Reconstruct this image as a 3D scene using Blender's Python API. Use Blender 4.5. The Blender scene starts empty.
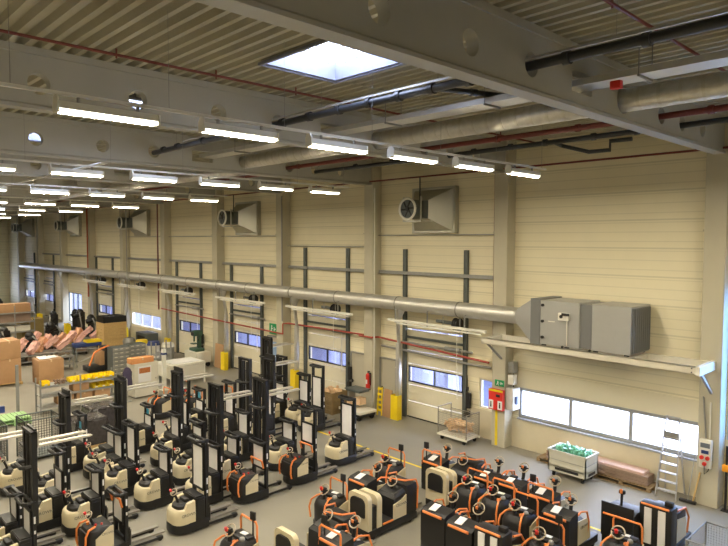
import bpy, bmesh, math, random
from mathutils import Vector, Matrix
random.seed(7)
C = bpy.context.scene.collection
PI = math.pi
R = math.radians
scene = bpy.context.scene
scene.view_settings.view_transform = 'Standard'
scene.view_settings.look = 'None'
scene.view_settings.gamma = 1
scene.view_settings.exposure = 2.3
scene.view_settings.use_curve_mapping = False

# ------------------------------------------------------------------ materials
def lin(c):
    c = c / 255
    return c / 12.92 if c < .04045 else ((c + .055) / 1.055) ** 2.4
MATS = {}
def mat(name, rgb, rough=.5, metal=0., noise=.12, scale=6., bump=0., emit=None, strength=0., spec=.5):
    if name in MATS: return MATS[name]
    m = bpy.data.materials.new(name); m.use_nodes = True
    nt = m.node_tree; b = nt.nodes['Principled BSDF']
    col = tuple(lin(v) for v in rgb)
    b.inputs['Roughness'].default_value = rough; b.inputs['Metallic'].default_value = metal
    b.inputs['Specular IOR Level'].default_value = spec
    tc = nt.nodes.new('ShaderNodeTexCoord'); n = nt.nodes.new('ShaderNodeTexNoise')
    n.inputs['Scale'].default_value = scale; n.inputs['Detail'].default_value = 4
    nt.links.new(tc.outputs['Object'], n.inputs['Vector'])
    mx = nt.nodes.new('ShaderNodeMix'); mx.data_type = 'RGBA'
    mx.inputs[6].default_value = tuple(max(0, v * (1 - noise)) for v in col) + (1,)
    mx.inputs[7].default_value = tuple(min(1, v * (1 + noise)) for v in col) + (1,)
    nt.links.new(n.outputs['Fac'], mx.inputs[0]); nt.links.new(mx.outputs[2], b.inputs['Base Color'])
    if bump:
        bp = nt.nodes.new('ShaderNodeBump'); bp.inputs['Strength'].default_value = bump; bp.inputs['Distance'].default_value = .02
        nt.links.new(n.outputs['Fac'], bp.inputs['Height']); nt.links.new(bp.outputs['Normal'], b.inputs['Normal'])
    if emit:
        b.inputs['Emission Color'].default_value = tuple(lin(v) for v in emit) + (1,); b.inputs['Emission Strength'].default_value = strength
    MATS[name] = m
    return m
def glass(name, tint=(1, 1, 1), refl=.08):
    m = bpy.data.materials.new(name); m.use_nodes = True
    nt = m.node_tree; nt.nodes.clear()
    o = nt.nodes.new('ShaderNodeOutputMaterial'); t = nt.nodes.new('ShaderNodeBsdfTransparent'); g = nt.nodes.new('ShaderNodeBsdfGlossy')
    t.inputs[0].default_value = tint + (1,); g.inputs['Roughness'].default_value = .03
    mx = nt.nodes.new('ShaderNodeMixShader'); mx.inputs[0].default_value = refl
    nt.links.new(t.outputs[0], mx.inputs[1]); nt.links.new(g.outputs[0], mx.inputs[2]); nt.links.new(mx.outputs[0], o.inputs[0])
    MATS[name] = m
    return m
def panel_mat(name, rgb, pitch, depth, axis=2, rough=.55):
    m = mat(name, rgb, rough, noise=.05, scale=1.2)
    nt = m.node_tree; b = nt.nodes['Principled BSDF']
    g = nt.nodes.new('ShaderNodeNewGeometry'); s = nt.nodes.new('ShaderNodeSeparateXYZ'); nt.links.new(g.outputs['Position'], s.inputs[0])
    def M(op, a, bb):
        k = nt.nodes.new('ShaderNodeMath'); k.operation = op
        for i, v in enumerate((a, bb)):
            if isinstance(v, (int, float)): k.inputs[i].default_value = v
            else: nt.links.new(v, k.inputs[i])
        return k.outputs[0]
    z = s.outputs[axis]
    fine = M('LESS_THAN', M('MODULO', M('ADD', z, 10), pitch), .035)
    wide = M('LESS_THAN', M('MODULO', M('ADD', z, 9.92), pitch * 3), .05)
    f = M('MAXIMUM', M('MULTIPLY', fine, .6), wide)
    src = b.inputs['Base Color'].links[0].from_socket
    mx = nt.nodes.new('ShaderNodeMix'); mx.data_type = 'RGBA'; mx.blend_type = 'MULTIPLY'
    mx.inputs[7].default_value = (1 - depth, 1 - depth, 1 - depth * 1.1, 1)
    nt.links.new(f, mx.inputs[0]); nt.links.new(src, mx.inputs[6]); nt.links.new(mx.outputs[2], b.inputs['Base Color'])
    return m
def floor_mat():
    m = mat('floor_concrete', (140, 136, 124), .42, noise=.10, scale=.6, spec=.35)
    nt = m.node_tree; b = nt.nodes['Principled BSDF']
    n = nt.nodes.new('ShaderNodeTexNoise'); n.inputs['Scale'].default_value = .35; n.inputs['Detail'].default_value = 8
    tc = nt.nodes.new('ShaderNodeTexCoord'); nt.links.new(tc.outputs['Object'], n.inputs['Vector'])
    r = nt.nodes.new('ShaderNodeMapRange'); r.inputs[3].default_value = .34; r.inputs[4].default_value = .6
    nt.links.new(n.outputs['Fac'], r.inputs[0]); nt.links.new(r.outputs[0], b.inputs['Roughness'])
    return m
BLACK = mat('black_steel', (27, 27, 28), .42)
BLACK2 = mat('black_plastic', (31, 30, 30), .5)
RUBBER = mat('rubber', (30, 30, 30), .8)
BEIGE = mat('beige_cover', (205, 193, 160), .45, noise=.05)
ORANGE = mat('orange_paint', (226, 132, 66), .4, noise=.05)
SHIELD = mat('mast_shield', (236, 233, 230), .3, noise=.06)
FORK = mat('fork_steel', (148, 144, 138), .35, .5)
FORKW = mat('sheen_pale_steel', (205, 200, 188), .3, .55)  # lamp reflections on raised forks painted into the colour; also the silver ram
RED = mat('red_plastic', (205, 40, 40), .4)
PAPER = mat('white_paper', (225, 225, 225), .7, noise=.03)
BLUE = mat('blue_sticker', (70, 170, 205), .5)
GALV = mat('galvanised_steel', (196, 194, 186), .42, .6, noise=.12, scale=3)
GREYM = mat('grey_metal', (150, 150, 146), .45, .3)
DKGREY = mat('dark_grey_metal', (92, 98, 96), .5, .2)
WALL = panel_mat('wall_sandwich_panel', (230, 221, 190), .31, .19)
PLAIN = mat('plain_beige_panel', (222, 213, 184), .6, noise=.04, scale=1)
HIDW = mat('far_hall_wall', (120, 114, 98), .8)
PLINTH = mat('plinth_concrete', (206, 196, 168), .8, noise=.08, scale=2)
CONC = mat('beam_concrete', (172, 170, 160), .8, noise=.10, scale=1.4, bump=.15)
PILLC = mat('pillar_concrete', (190, 184, 162), .8, noise=.07, scale=2, bump=.1)
DECK = mat('roof_deck', (176, 170, 148), .55, .1, noise=.05)
FLOOR = floor_mat()
FRAME = mat('window_frame_grey', (160, 162, 162), .45)
WHITE = mat('white_enamel', (226, 224, 212), .4, noise=.04)
DOORP = mat('dock_door_panel', (222, 215, 190), .5, noise=.04)
GLASS = glass('clear_glass')
GLASSB = glass('blue_glass', (.55, .78, 1.0), .1)
YELLOW = mat('yellow_paint', (238, 208, 30), .45, noise=.05)
REDP = mat('red_pipe', (112, 48, 40), .5)
REDB = mat('red_box', (214, 50, 40), .45, noise=.04)
GREEN = mat('green_sign', (30, 150, 90), .5, noise=.03)
CARD = mat('cardboard', (176, 138, 100), .8, noise=.1)
CARD2 = mat('cardboard_brown', (146, 124, 108), .8, noise=.1)
CARDP = mat('cardboard_pale', (208, 178, 166), .8, noise=.08)
WOOD = mat('pallet_wood', (200, 168, 112), .75, noise=.18, scale=9)
PINK = mat('pink_wrap', (232, 186, 174), .5, noise=.15)
TAN = mat('tan_paper', (226, 192, 150), .7, noise=.2)
FOIL = mat('green_film', (120, 190, 165), .25, noise=.35, scale=12)
GREENP = mat('green_pallet', (150, 190, 130), .6)
BLUEP = mat('blue_paint', (44, 62, 116), .5)
INSUL = mat('foil_insulation', (206, 203, 194), .34, .7, noise=.2, scale=7, bump=1.0)
MESHW = mat('mesh_wire', (150, 146, 136), .45, .6)
FABRIC = mat('purple_fabric', (66, 58, 82), .9)
OUT = mat('outside_wall', (104, 106, 122), .8)
ASPH = mat('pale_yard_concrete', (196, 196, 198), .9)
WRAP = mat('dark_film', (70, 66, 66), .25, noise=.5, scale=10, bump=.6)
LENS = mat('lamp_lens', (250, 245, 230), .4, emit=(255, 240, 208), strength=54)
LENSS = mat('lamp_lens_side', (250, 245, 230), .4, emit=(255, 246, 228), strength=1.1)

# ------------------------------------------------------------------ mesh helpers
class MB:
    def __init__(s): s.bm = bmesh.new()
    def box(s, c, d, rot=None, bev=0.):
        r = bmesh.ops.create_cube(s.bm, size=1)
        vs = r['verts']
        M = Matrix.Translation(c) @ (rot if rot is not None else Matrix.Identity(4)) @ Matrix.Diagonal((d[0], d[1], d[2], 1))
        bmesh.ops.transform(s.bm, matrix=M, verts=vs)
        if bev:
            es = list({e for v in vs for e in v.link_edges})
            bmesh.ops.bevel(s.bm, geom=es, offset=bev, segments=2, affect='EDGES', profile=.5)
        return s
    def b2(s, x0, x1, y0, y1, z0, z1, bev=0.):
        return s.box(((x0 + x1) / 2, (y0 + y1) / 2, (z0 + z1) / 2), (abs(x1 - x0), abs(y1 - y0), abs(z1 - z0)), None, bev)
    def bar(s, p0, p1, w, h):
        p0, p1 = Vector(p0), Vector(p1); d = p1 - p0
        q = d.to_track_quat('Z', 'Y').to_matrix().to_4x4()
        return s.box((p0 + p1) / 2, (w, h, d.length), q)
    def cyl(s, p0, p1, r0, r1=None, seg=14, caps=True):
        p0, p1 = Vector(p0), Vector(p1); d = p1 - p0
        r = bmesh.ops.create_cone(s.bm, cap_ends=caps, segments=seg, radius1=r0, radius2=r0 if r1 is None else r1, depth=d.length)
        M = Matrix.Translation((p0 + p1) / 2) @ d.to_track_quat('Z', 'Y').to_matrix().to_4x4()
        bmesh.ops.transform(s.bm, matrix=M, verts=r['verts'])
        return s
    def ball(s, c, r, sc=(1, 1, 1), sub=2):
        k = bmesh.ops.create_icosphere(s.bm, subdivisions=sub, radius=r)
        bmesh.ops.transform(s.bm, matrix=Matrix.Translation(c) @ Matrix.Diagonal((*sc, 1)), verts=k['verts'])
        return s
    def tube(s, pts, r, seg=8, closed=False):
        P = [Vector(p) for p in pts]; n = len(P); rings = []
        ref = None
        for i, p in enumerate(P):
            if closed: t = P[(i + 1) % n] - P[i - 1]
            else: t = P[min(i + 1, n - 1)] - P[max(i - 1, 0)]
            t.normalize()
            if ref is None:
                ref = Vector((0, 0, 1)) if abs(t.z) < .9 else Vector((1, 0, 0))
            u = ref - t * ref.dot(t)
            if u.length < 1e-4: u = t.orthogonal()
            u.normalize(); ref = u; v = t.cross(u)
            rings.append([s.bm.verts.new(p + (u * math.cos(a) + v * math.sin(a)) * r) for a in [2 * PI * k / seg for k in range(seg)]])
        m = n if closed else n - 1
        for i in range(m):
            a, b = rings[i], rings[(i + 1) % n]
            for k in range(seg):
                s.bm.faces.new((a[k], a[(k + 1) % seg], b[(k + 1) % seg], b[k]))
        if not closed:
            s.bm.faces.new(rings[0][::-1]); s.bm.faces.new(rings[-1])
        return s
    def loft(s, secs, cap=True):
        rings = [[s.bm.verts.new(p) for p in sec] for sec in secs]
        for a, b in zip(rings, rings[1:]):
            n = len(a)
            for k in range(n): s.bm.faces.new((a[k], a[(k + 1) % n], b[(k + 1) % n], b[k]))
        if cap:
            s.bm.faces.new(rings[0][::-1]); s.bm.faces.new(rings[-1])
        return s
    def prism(s, poly, lo, hi, axis):
        def P(u, v, w):
            return {'x': (w, u, v), 'y': (u, w, v), 'z': (u, v, w)}[axis]
        a = [s.bm.verts.new(P(u, v, lo)) for u, v in poly]; b = [s.bm.verts.new(P(u, v, hi)) for u, v in poly]
        n = len(poly)
        for k in range(n): s.bm.faces.new((a[k], a[(k + 1) % n], b[(k + 1) % n], b[k]))
        s.bm.faces.new(a[::-1]); s.bm.faces.new(b)
        return s
    def mesh(s, name, m, smooth=35):
        bmesh.ops.recalc_face_normals(s.bm, faces=s.bm.faces[:])
        me = bpy.data.meshes.new(name); s.bm.to_mesh(me); s.bm.free()
        me.materials.append(m)
        if smooth:
            me.shade_smooth(); me.set_sharp_from_angle(angle=R(smooth))
        return me
    def build(s, name, m, parent=None, smooth=35):
        return link(name, s.mesh(name, m, smooth), parent)
def link(name, me, parent=None):
    o = bpy.data.objects.new(name, me); C.objects.link(o)
    if parent is not None: o.parent = parent
    return o
def tag(o, label=None, cat=None, group=None, kind=None):
    if label: o['label'] = label
    if cat: o['category'] = cat
    if group: o['group'] = group
    if kind: o['kind'] = kind
    return o
def empty(name, loc, rz=0., label=None, cat=None, group=None):
    o = bpy.data.objects.new(name, None); C.objects.link(o); o.location = loc; o.rotation_euler = (0, 0, rz)
    o.empty_display_size = .1
    return tag(o, label, cat, group)
def struct(name, mb, m, parent=None, smooth=0):
    o = mb.build(name, m, parent, smooth)
    if parent is None: o['kind'] = 'structure'
    return o
def copy_tree(o, parent=None):
    c = o.copy(); C.objects.link(c)
    if parent is not None: c.parent = parent
    for ch in list(o.children): copy_tree(ch, c)
    return c
def rz(a): return Matrix.Rotation(a, 4, 'Z')
def rx(a): return Matrix.Rotation(a, 4, 'X')
def ry(a): return Matrix.Rotation(a, 4, 'Y')
def arc(cx, cz, r, a0, a1, n):
    return [(cx + r * math.cos(a0 + (a1 - a0) * i / n), cz + r * math.sin(a0 + (a1 - a0) * i / n)) for i in range(n + 1)]
ORD = ['first', 'second', 'third', 'fourth', 'fifth', 'sixth', 'seventh', 'eighth', 'ninth', 'tenth']

# ------------------------------------------------------------------ camera
def cam():
    yaw, p, r = R(46.25), R(3.0), R(.15)
    f = Vector((-math.sin(yaw) * math.cos(p), math.cos(yaw) * math.cos(p), -math.sin(p)))
    rt = Vector((math.cos(yaw), math.sin(yaw), 0)); up = rt.cross(f)
    r2 = rt * math.cos(r) + up * math.sin(r); u2 = up * math.cos(r) - rt * math.sin(r)
    c = bpy.data.cameras.new('camera'); c.sensor_width = 36; c.lens = 618 / 728 * 36; c.clip_end = 300
    o = bpy.data.objects.new('camera', c); C.objects.link(o)
    o.matrix_world = Matrix(((r2.x, u2.x, -f.x, 0), (r2.y, u2.y, -f.y, 0), (r2.z, u2.z, -f.z, 8), (0, 0, 0, 1)))
    scene.camera = o
cam()
# ------------------------------------------------------------------ the setting
XL, XR, YN, YW, ZR = -84., 6., -10., 20.7, 11.75
struct('floor', MB().b2(XL - .3, XR + .3, YN - .3, YW + .3, -.3, 0), FLOOR)
PX = [-6.05, -13.5, -20.75, -27.8, -34.7, -41.9, -49.1, -56.3, -63.5, -70.7, -77.9]

def wall_with_openings(name, x0, x1, ops, zt, m):
    mb = MB(); xs = x0
    for a, b, z0, z1 in sorted(ops):
        if a > xs: mb.b2(xs, a, YW, YW + .3, 0, zt)
        if z0 > 0: mb.b2(a, b, YW, YW + .3, 0, z0)
        mb.b2(a, b, YW, YW + .3, z1, zt)
        xs = b
    mb.b2(xs, x1, YW, YW + .3, 0, zt)
    return struct(name, mb, m)
DOCK = [(-18.75, -15.55), (-26.0, -22.8), (-33.4, -30.3), (-40.6, -37.4), (-55.6, -52.2), (-70.9, -67.3), (-77.6, -73.6)]
OPS = [(a, b, 0, 4.05) for a, b in DOCK]
AB = (-12.95, -6.36, 1.18, 2.36)
OPS += [AB, (-14.78, -13.85, 1.2, 2.4), (-48.7, -43.5, 1.25, 2.3), (-63.3, -59.7, .05, 2.95), (-5.72, -3.0, 2.0, 6.6)]
wall_with_openings('wall_back', XL, XR, OPS, 12.2, WALL)
struct('wall_left', MB().b2(XL - .3, XL, YN, 14.2, 0, 12.2).b2(XL - .3, XL, 14.2, 18.8, 0, 1.4).b2(XL - .3, XL, 14.2, 18.8, 3.1, 12.2).b2(XL - .3, XL, 18.8, YW + .3, 0, 12.2), WALL)
struct('wall_right', MB().b2(XR, XR + .3, YN, YW + .3, 0, 12.2), HIDW)
struct('wall_front', MB().b2(XL, XR, YN - .3, YN, 0, 12.2), HIDW)
# smooth lower wall: plinth below the strip windows, pale panel above them
struct('trim_1', MB().b2(-13.2, -6.36, YW - .05, YW, 0, 1.14).b2(-5.7, 3, YW - .05, YW, 0, 1.7), PLINTH)
struct('trim_2', MB().b2(-13.2, -6.36, YW - .04, YW, 2.38, 3.06).b2(-15.4, -13.8, YW - .04, YW, 2.44, 3.2), PLAIN)
struct('trim_3', MB().b2(-15.4, -13.8, YW - .05, YW, 0, 1.15).b2(-22.7, -18.85, YW - .04, YW, 0, 1.0).b2(-30.2, -26.1, YW - .04, YW, 0, 1.0).b2(-37.3, -33.5, YW - .04, YW, 0, 1.0).b2(-52.1, -40.7, YW - .04, YW, 0, 1.15), PLINTH)
for i, x in enumerate(PX):
    struct('pillar', MB().b2(x - .3, x + .3, 20.15, YW, 0, 12.1, .02).b2(x - .32, x + .32, 20.12, YW, 8.3, 8.36), PILLC)

def window(n, x0, x1, z0, z1, bars, m=FRAME, g=GLASS, y=20.74, fr=.07):
    mb = MB()
    mb.b2(x0, x1, y, y + .1, z0, z0 + fr).b2(x0, x1, y, y + .1, z1 - fr, z1)
    for bx in [x0 + fr / 2] + bars + [x1 - fr / 2]: mb.b2(bx - fr / 2, bx + fr / 2, y - .01, y + .11, z0, z1)
    w = struct('window_%d' % n, mb, m)
    struct('pane', MB().b2(x0 + .02, x1 - .02, y + .04, y + .055, z0 + .02, z1 - .02), g, w)
    return w
w1 = window(1, AB[0], AB[1], AB[2], AB[3], [-10.8, -8.62], fr=.13)
struct('window_sill', MB().b2(AB[0], AB[1], YW - .1, YW + .1, 1.12, 1.18), FRAME, w1)
w2 = window(2, -14.78, -13.85, 1.2, 2.4, [], WHITE, fr=.06)
bl = MB()
for k in range(22): bl.box((-14.31, 20.86, 1.28 + k * .05), (.8, .05, .004), rx(R(66)))
struct('venetian_blind', bl, mat('blind_slats', (150, 168, 215), .5), w2)
window(3, -48.7, -43.5, 1.25, 2.3, [-46.9, -45.2], WHITE)
w4 = window(4, -63.3, -59.7, .05, 2.95, [-62.1, -60.9], DKGREY)
w5 = window(5, -5.72, -3.0, 2.0, 6.6, [-5.2, -4.1], mat('pale_blue_frame', (190, 205, 225), .5), GLASSB, fr=.1)
mb = MB().b2(XL - .1, XL, 14.2, 18.8, 1.4, 1.5).b2(XL - .1, XL, 14.2, 18.8, 3.0, 3.1)
for k in range(5): mb.b2(XL - .1, XL, 14.2 + k * 1.12, 14.3 + k * 1.12, 1.4, 3.1)
w6 = struct('window_6', mb, WHITE)
struct('pane', MB().b2(XL - .06, XL - .05, 14.3, 18.7, 1.5, 3.0), GLASS, w6)

# dock doors: sectional leaf with a strip of windows, guide rails, motor, shaft
SHAD = mat('dock_shade_rubber', (120, 122, 150), .8)
for i, (a, b) in enumerate(DOCK):
    zs = [0.03, .74, 1.5, 2.45, 3.05, 4.0]
    mb = MB()
    for k in range(5):
        z0, z1 = zs[k] + .012, zs[k + 1] - .012
        if k == 2:
            mb.b2(a, b, 20.72, 20.78, z0, 1.66).b2(a, b, 20.72, 20.78, 2.32, z1)
            mb.b2(a, a + .12, 20.72, 20.78, 1.66, 2.32).b2(b - .12, b, 20.72, 20.78, 1.66, 2.32)
        else: mb.b2(a, b, 20.72, 20.78, z0, z1)
    d = struct('door_%d' % (i + 1), mb, DOORP)
    fr = MB(); c = (a + b) / 2
    fr.b2(a + .08, b - .08, 20.70, 20.79, 1.62, 1.67).b2(a + .08, b - .08, 20.70, 20.79, 2.31, 2.36)
    for x in (a + .1, a + (b - a) / 3 + .5, b - .1) if i != 1 else (a + .1, c, b - .1): fr.b2(x - .03, x + .03, 20.70, 20.79, 1.62, 2.36)
    fr.b2(a, b, 20.70, 20.8, 0, .05)
    struct('window_frame', fr, BLACK, d)
    struct('pane', MB().b2(a + .1, b - .1, 20.745, 20.755, 1.65, 2.33), GLASS, d)
    for x in (a - .1, b + .1):
        top = 7.62 if i < 2 else 6.6
        struct('guide_rail', MB().b2(x - .09, x + .09, 20.56, 20.6, 0, top).b2(x - .09, x - .05, 20.56, 20.7, 0, top).b2(x + .03, x + .09, 20.6, 20.69, 0, top), DKGREY, d)
    struct('spring_shaft', MB().cyl((a - .2, 20.55, 3.42), (b + .5, 20.55, 3.42), .05).cyl((b - .9, 20.55, 3.42), (b - .1, 20.55, 3.42), .1), GREYM, d)
    struct('header_seal', MB().b2(a - .05, b + .05, 20.6, 20.7, 3.62, 3.72), DKGREY, d)
    ch = MB().tube([(b - .25, 20.5, 3.4), (b - .25, 20.5, 1.4), (b - .19, 20.5, 1.4), (b - .19, 20.5, 3.4)], .012, 5)
    struct('pull_chain', ch, WHITE, d)
    cb = MB().b2(b + .22, b + .44, 20.5, 20.62, 1.1, 1.75, .02).b2(b + .2, b + .42, 20.45, 20.6, .75, 1.0, .02).b2(b + .26, b + .40, 20.48, 20.5, 1.85, 2.0)
    struct('door_control', cb, BLACK2, d)
    # rubber dock shelter and ramp outside, seen through the panes
    s = MB().b2(a - .6, a - .3, 21.1, 23.0, -.2, 4.4).b2(b + .3, b + .6, 21.1, 23.0, -.2, 4.4).b2(a - .6, b + .6, 21.1, 23.0, 4.4, 4.6)
    if i in (0, 1, 3): s.b2(a + .9, a + 1.15, 22.2, 23.0, -.2, 4.4)
    struct('dock_shelter', s, SHAD, d)
struct('ground_outside', MB().b2(-100, 20, YW + .3, 60, -1.3, -1.2), ASPH)
struct('wall_outside', MB().b2(-100, -19, 27, 27.4, -1.2, 6.5), OUT)

# small doors beside the pillars
PD = mat('grey_door', (184, 178, 158), .55, noise=.03)
for k, (a, b, gl) in enumerate([(-22.4, -21.3, 0), (-20.35, -19.4, 0), (-29.55, -28.35, 1)]):
    mb = MB().b2(a, b, 20.62, 20.7, 0, 2.45)
    d = struct('door_%d' % (8 + k), mb, PD)
    struct('door_frame', MB().b2(a - .07, a, 20.58, 20.7, 0, 2.52).b2(b, b + .07, 20.58, 20.7, 0, 2.52).b2(a, b, 20.58, 20.7, 2.45, 2.52), GREYM, d)
    struct('door_handle', MB().b2(a + .08, a + .12, 20.56, 20.62, .98, 1.14).b2(a + .08, a + .24, 20.55, 20.57, 1.06, 1.09), BLACK, d)
    if gl: struct('pane', MB().b2(a + .2, b - .2, 20.6, 20.63, .9, 2.2), mat('door_pane', (150, 175, 210), .1), d)

# roof deck: trapezoidal ribs along the hall, open where the skylights are
SKY = [(-11.0, -8.85, 7.55, 9.6)] + [(x - 1.07, x + 1.07, 6.6, 8.65) for x in (-17.1, -24.3)] + [(x - 1.07, x + 1.07, 6.6, 8.65) for x in (-38.3, -52.7)]
def deck(xa, xb, ya, yb):
    mb = MB(); p = .31; prof = []
    y = ya
    while y < yb - .01:
        for dy, z in ((0, 0), (.10, 0), (.145, .13), (.265, .13)):
            if y + dy <= yb: prof.append((y + dy, ZR + z))
        y += p
    prof.append((yb, ZR))
    lo = [mb.bm.verts.new((xa, yy, z)) for yy, z in prof]; hi = [mb.bm.verts.new((xb, yy, z)) for yy, z in prof]
    for k in range(len(prof) - 1): mb.bm.faces.new((lo[k], lo[k + 1], hi[k + 1], hi[k]))
    return mb
def join(mbs):
    m = MB()
    for k in mbs:
        me = bpy.data.meshes.new('tmp'); k.bm.to_mesh(me); k.bm.free(); m.bm.from_mesh(me); bpy.data.meshes.remove(me)
    return m
segs = []; xs = XL
for a, b, y0, y1 in sorted(SKY):
    segs.append(deck(xs, a, YN, YW)); segs.append(deck(a, b, YN, y0)); segs.append(deck(a, b, y1, YW)); xs = b
segs.append(deck(xs, XR, YN, YW))
rf = struct('ceiling', join(segs), DECK)
tp = MB(); xs = XL - .3
for a, b, y0, y1 in sorted(SKY):
    tp.b2(xs, a, YN - .3, YW + .3, 11.95, 12.2); tp.b2(a, b, YN - .3, y0, 11.95, 12.2); tp.b2(a, b, y1, YW + .3, 11.95, 12.2); xs = b
tp.b2(xs, XR + .3, YN - .3, YW + .3, 11.95, 12.2)
struct('roof_slab', tp, DECK, rf)
CURB = mat('skylight_curb', (128, 130, 144), .5)
for i, (a, b, y0, y1) in enumerate(SKY):
    c = MB().b2(a, a + .06, y0, y1, 11.7, 12.1).b2(b - .06, b, y0, y1, 11.7, 12.1).b2(a + .06, b - .06, y0, y0 + .06, 11.7, 12.1).b2(a + .06, b - .06, y1 - .06, y1, 11.7, 12.1)
    c.b2(a - .06, a, y0 - .06, y1 + .06, 11.66, 11.72).b2(b, b + .06, y0 - .06, y1 + .06, 11.66, 11.72).b2(a, b, y0 - .06, y0, 11.66, 11.72).b2(a, b, y1, y1 + .06, 11.66, 11.72)
    w = struct('window_%d' % (7 + i), c, CURB)
    gb = MB()
    for k in range(1, 5): gb.b2(a + (b - a) * k / 5 - .008, a + (b - a) * k / 5 + .008, y0, y1, 12.03, 12.05)
    for k in range(1, 7): gb.b2(a, b, y0 + (y1 - y0) * k / 7 - .005, y0 + (y1 - y0) * k / 7 + .005, 12.03, 12.05)
    struct('burglar_grid', gb, GREYM, w)
    struct('pane', MB().b2(a + .05, b - .05, y0 + .05, y1 - .05, 12.07, 12.08), GLASS, w)
    if i == 0:
        struct('opener_motor', MB().b2(a + .55, a + .95, y0 + .5, y0 + .56, 11.92, 12.02).cyl((a + .3, y0 + .1, 11.85), (a + .75, y0 + .53, 11.98), .025), GREYM, w)

# concrete roof beams with round service holes
def beam(x, y0=YN, y1=20.2, z0=10.6, z1=11.75, w=.12):
    mb = MB(); bm = mb.bm
    holes = [(-8.1 + 2.0 * k, 11.06, .21, 0) for k in range(9)] + [(9.65, 11.06, .21, 0), (11.5, 11.06, .3, 1), (13.35, 11.04, .3, 0), (15.45, 11.0, .2, 0), (16.8, 11.0, .2, 0), (18.3, 11.04, .21, 0)]
    holes = sorted(h for h in holes if y0 + .9 < h[0] < y1 - .9)
    eds = [y0] + [(holes[k][0] + holes[k + 1][0]) / 2 for k in range(len(holes) - 1)] + [y1]
    for (hy, hz, r, sq), a, b in zip(holes, eds, eds[1:]):
        n = 32; angs = sorted([2 * PI * k / n for k in range(n)] + [math.atan2(zz - hz, yy - hy) % (2 * PI) for yy in (a, b) for zz in (z0, z1)])
        inn, out = [], []
        for t in angs:
            cy, cz = math.cos(t), math.sin(t)
            ty = ((b if cy > 0 else a) - hy) / cy if abs(cy) > 1e-6 else 1e9
            tz = ((z1 if cz > 0 else z0) - hz) / cz if abs(cz) > 1e-6 else 1e9
            q = min(ty, tz); out.append((hy + cy * q, hz + cz * q))
            if sq:
                k = min(.42 / abs(cy) if abs(cy) > 1e-6 else 9, .2 / abs(cz) if abs(cz) > 1e-6 else 9); inn.append((hy + cy * k, hz + cz * k))
            else: inn.append((hy + cy * r, hz + cz * r))
        V = {}
        for sx in (-w, w):
            V[sx] = ([bm.verts.new((x + sx, *p)) for p in inn], [bm.verts.new((x + sx, *p)) for p in out])
            for k in range(len(angs)):
                j = (k + 1) % len(angs)
                bm.faces.new((V[sx][0][k], V[sx][0][j], V[sx][1][j], V[sx][1][k]))
        for k in range(len(angs)):
            j = (k + 1) % len(angs)
            bm.faces.new((V[-w][0][k], V[-w][0][j], V[w][0][j], V[w][0][k]))
    mb.prism([(x - .16, z0 - .04), (x + .16, z0 - .04), (x + .16, z0 + .02), (x + .12, z0 + .06), (x - .12, z0 + .06), (x - .16, z0 + .02)], y0, y1, 'y')
    mb.b2(x - w - .04, x + w + .04, y0, y1, z1 - .14, z1)
    return struct('beam', mb, CONC)
for x in [1.3] + PX: beam(x + .05)
# ------------------------------------------------------------------ lamps
def make_lamp(L):
    hs = MB()
    hs.prism([(-.09, 0), (.09, 0), (.07, .11), (-.07, .11)], -L / 2, L / 2, 'y')
    e = hs
    pts = {}
    pts['housing'] = hs.mesh('housing', WHITE, 0)
    ln = MB().b2(-.062, .062, -L / 2 + .03, L / 2 - .03, -.054, -.05)
    pts['lens'] = ln.mesh('lens', LENS, 0)
    pts['lens_side'] = MB().prism([(-.085, 0), (.085, 0), (.062, -.05), (-.062, -.05)], -L / 2 + .03, L / 2 - .03, 'y').mesh('lens_side', LENSS, 0)
    cp = MB().prism([(-.1, -.055), (.1, -.055), (.1, .12), (.05, .2), (-.05, .2), (-.1, .12)], -L / 2 - .03, -L / 2, 'y').prism([(-.1, -.055), (.1, -.055), (.1, .1), (-.1, .1)], L / 2, L / 2 + .03, 'y')
    pts['end_cap'] = cp.mesh('end_cap', WHITE, 0)
    return pts
LM = {1.5: make_lamp(1.5), 1.32: make_lamp(1.32)}
WIRE = mat('hanger_wire', (130, 130, 128), .5, .4)
ROWS = [(-2.3, 9.9, 2.33, 16.9, 1.5, 'row above the camera, outside the photo', 11), (-9.62, 9.9, 2.33, 15.45, 1.5, 'nearest row in view', 10), (-17.4, 9.78, 2.17, 14.66, 1.32, 'second row', 9),
        (-24.8, 9.78, 2.12, 13.9, 1.32, 'third row', 8), (-32.0, 9.73, 2.06, 13.4, 1.32, 'fourth row', 7), (-39.0, 9.72, 2.1, 13.0, 1.32, 'fifth row', 6),
        (-46.2, 9.72, 2.1, 12.7, 1.32, 'sixth row', 5), (-53.4, 9.72, 2.1, 12.7, 1.32, 'seventh row', 5), (-60.6, 9.72, 2.1, 12.7, 1.32, 'eighth row', 4)]
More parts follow.
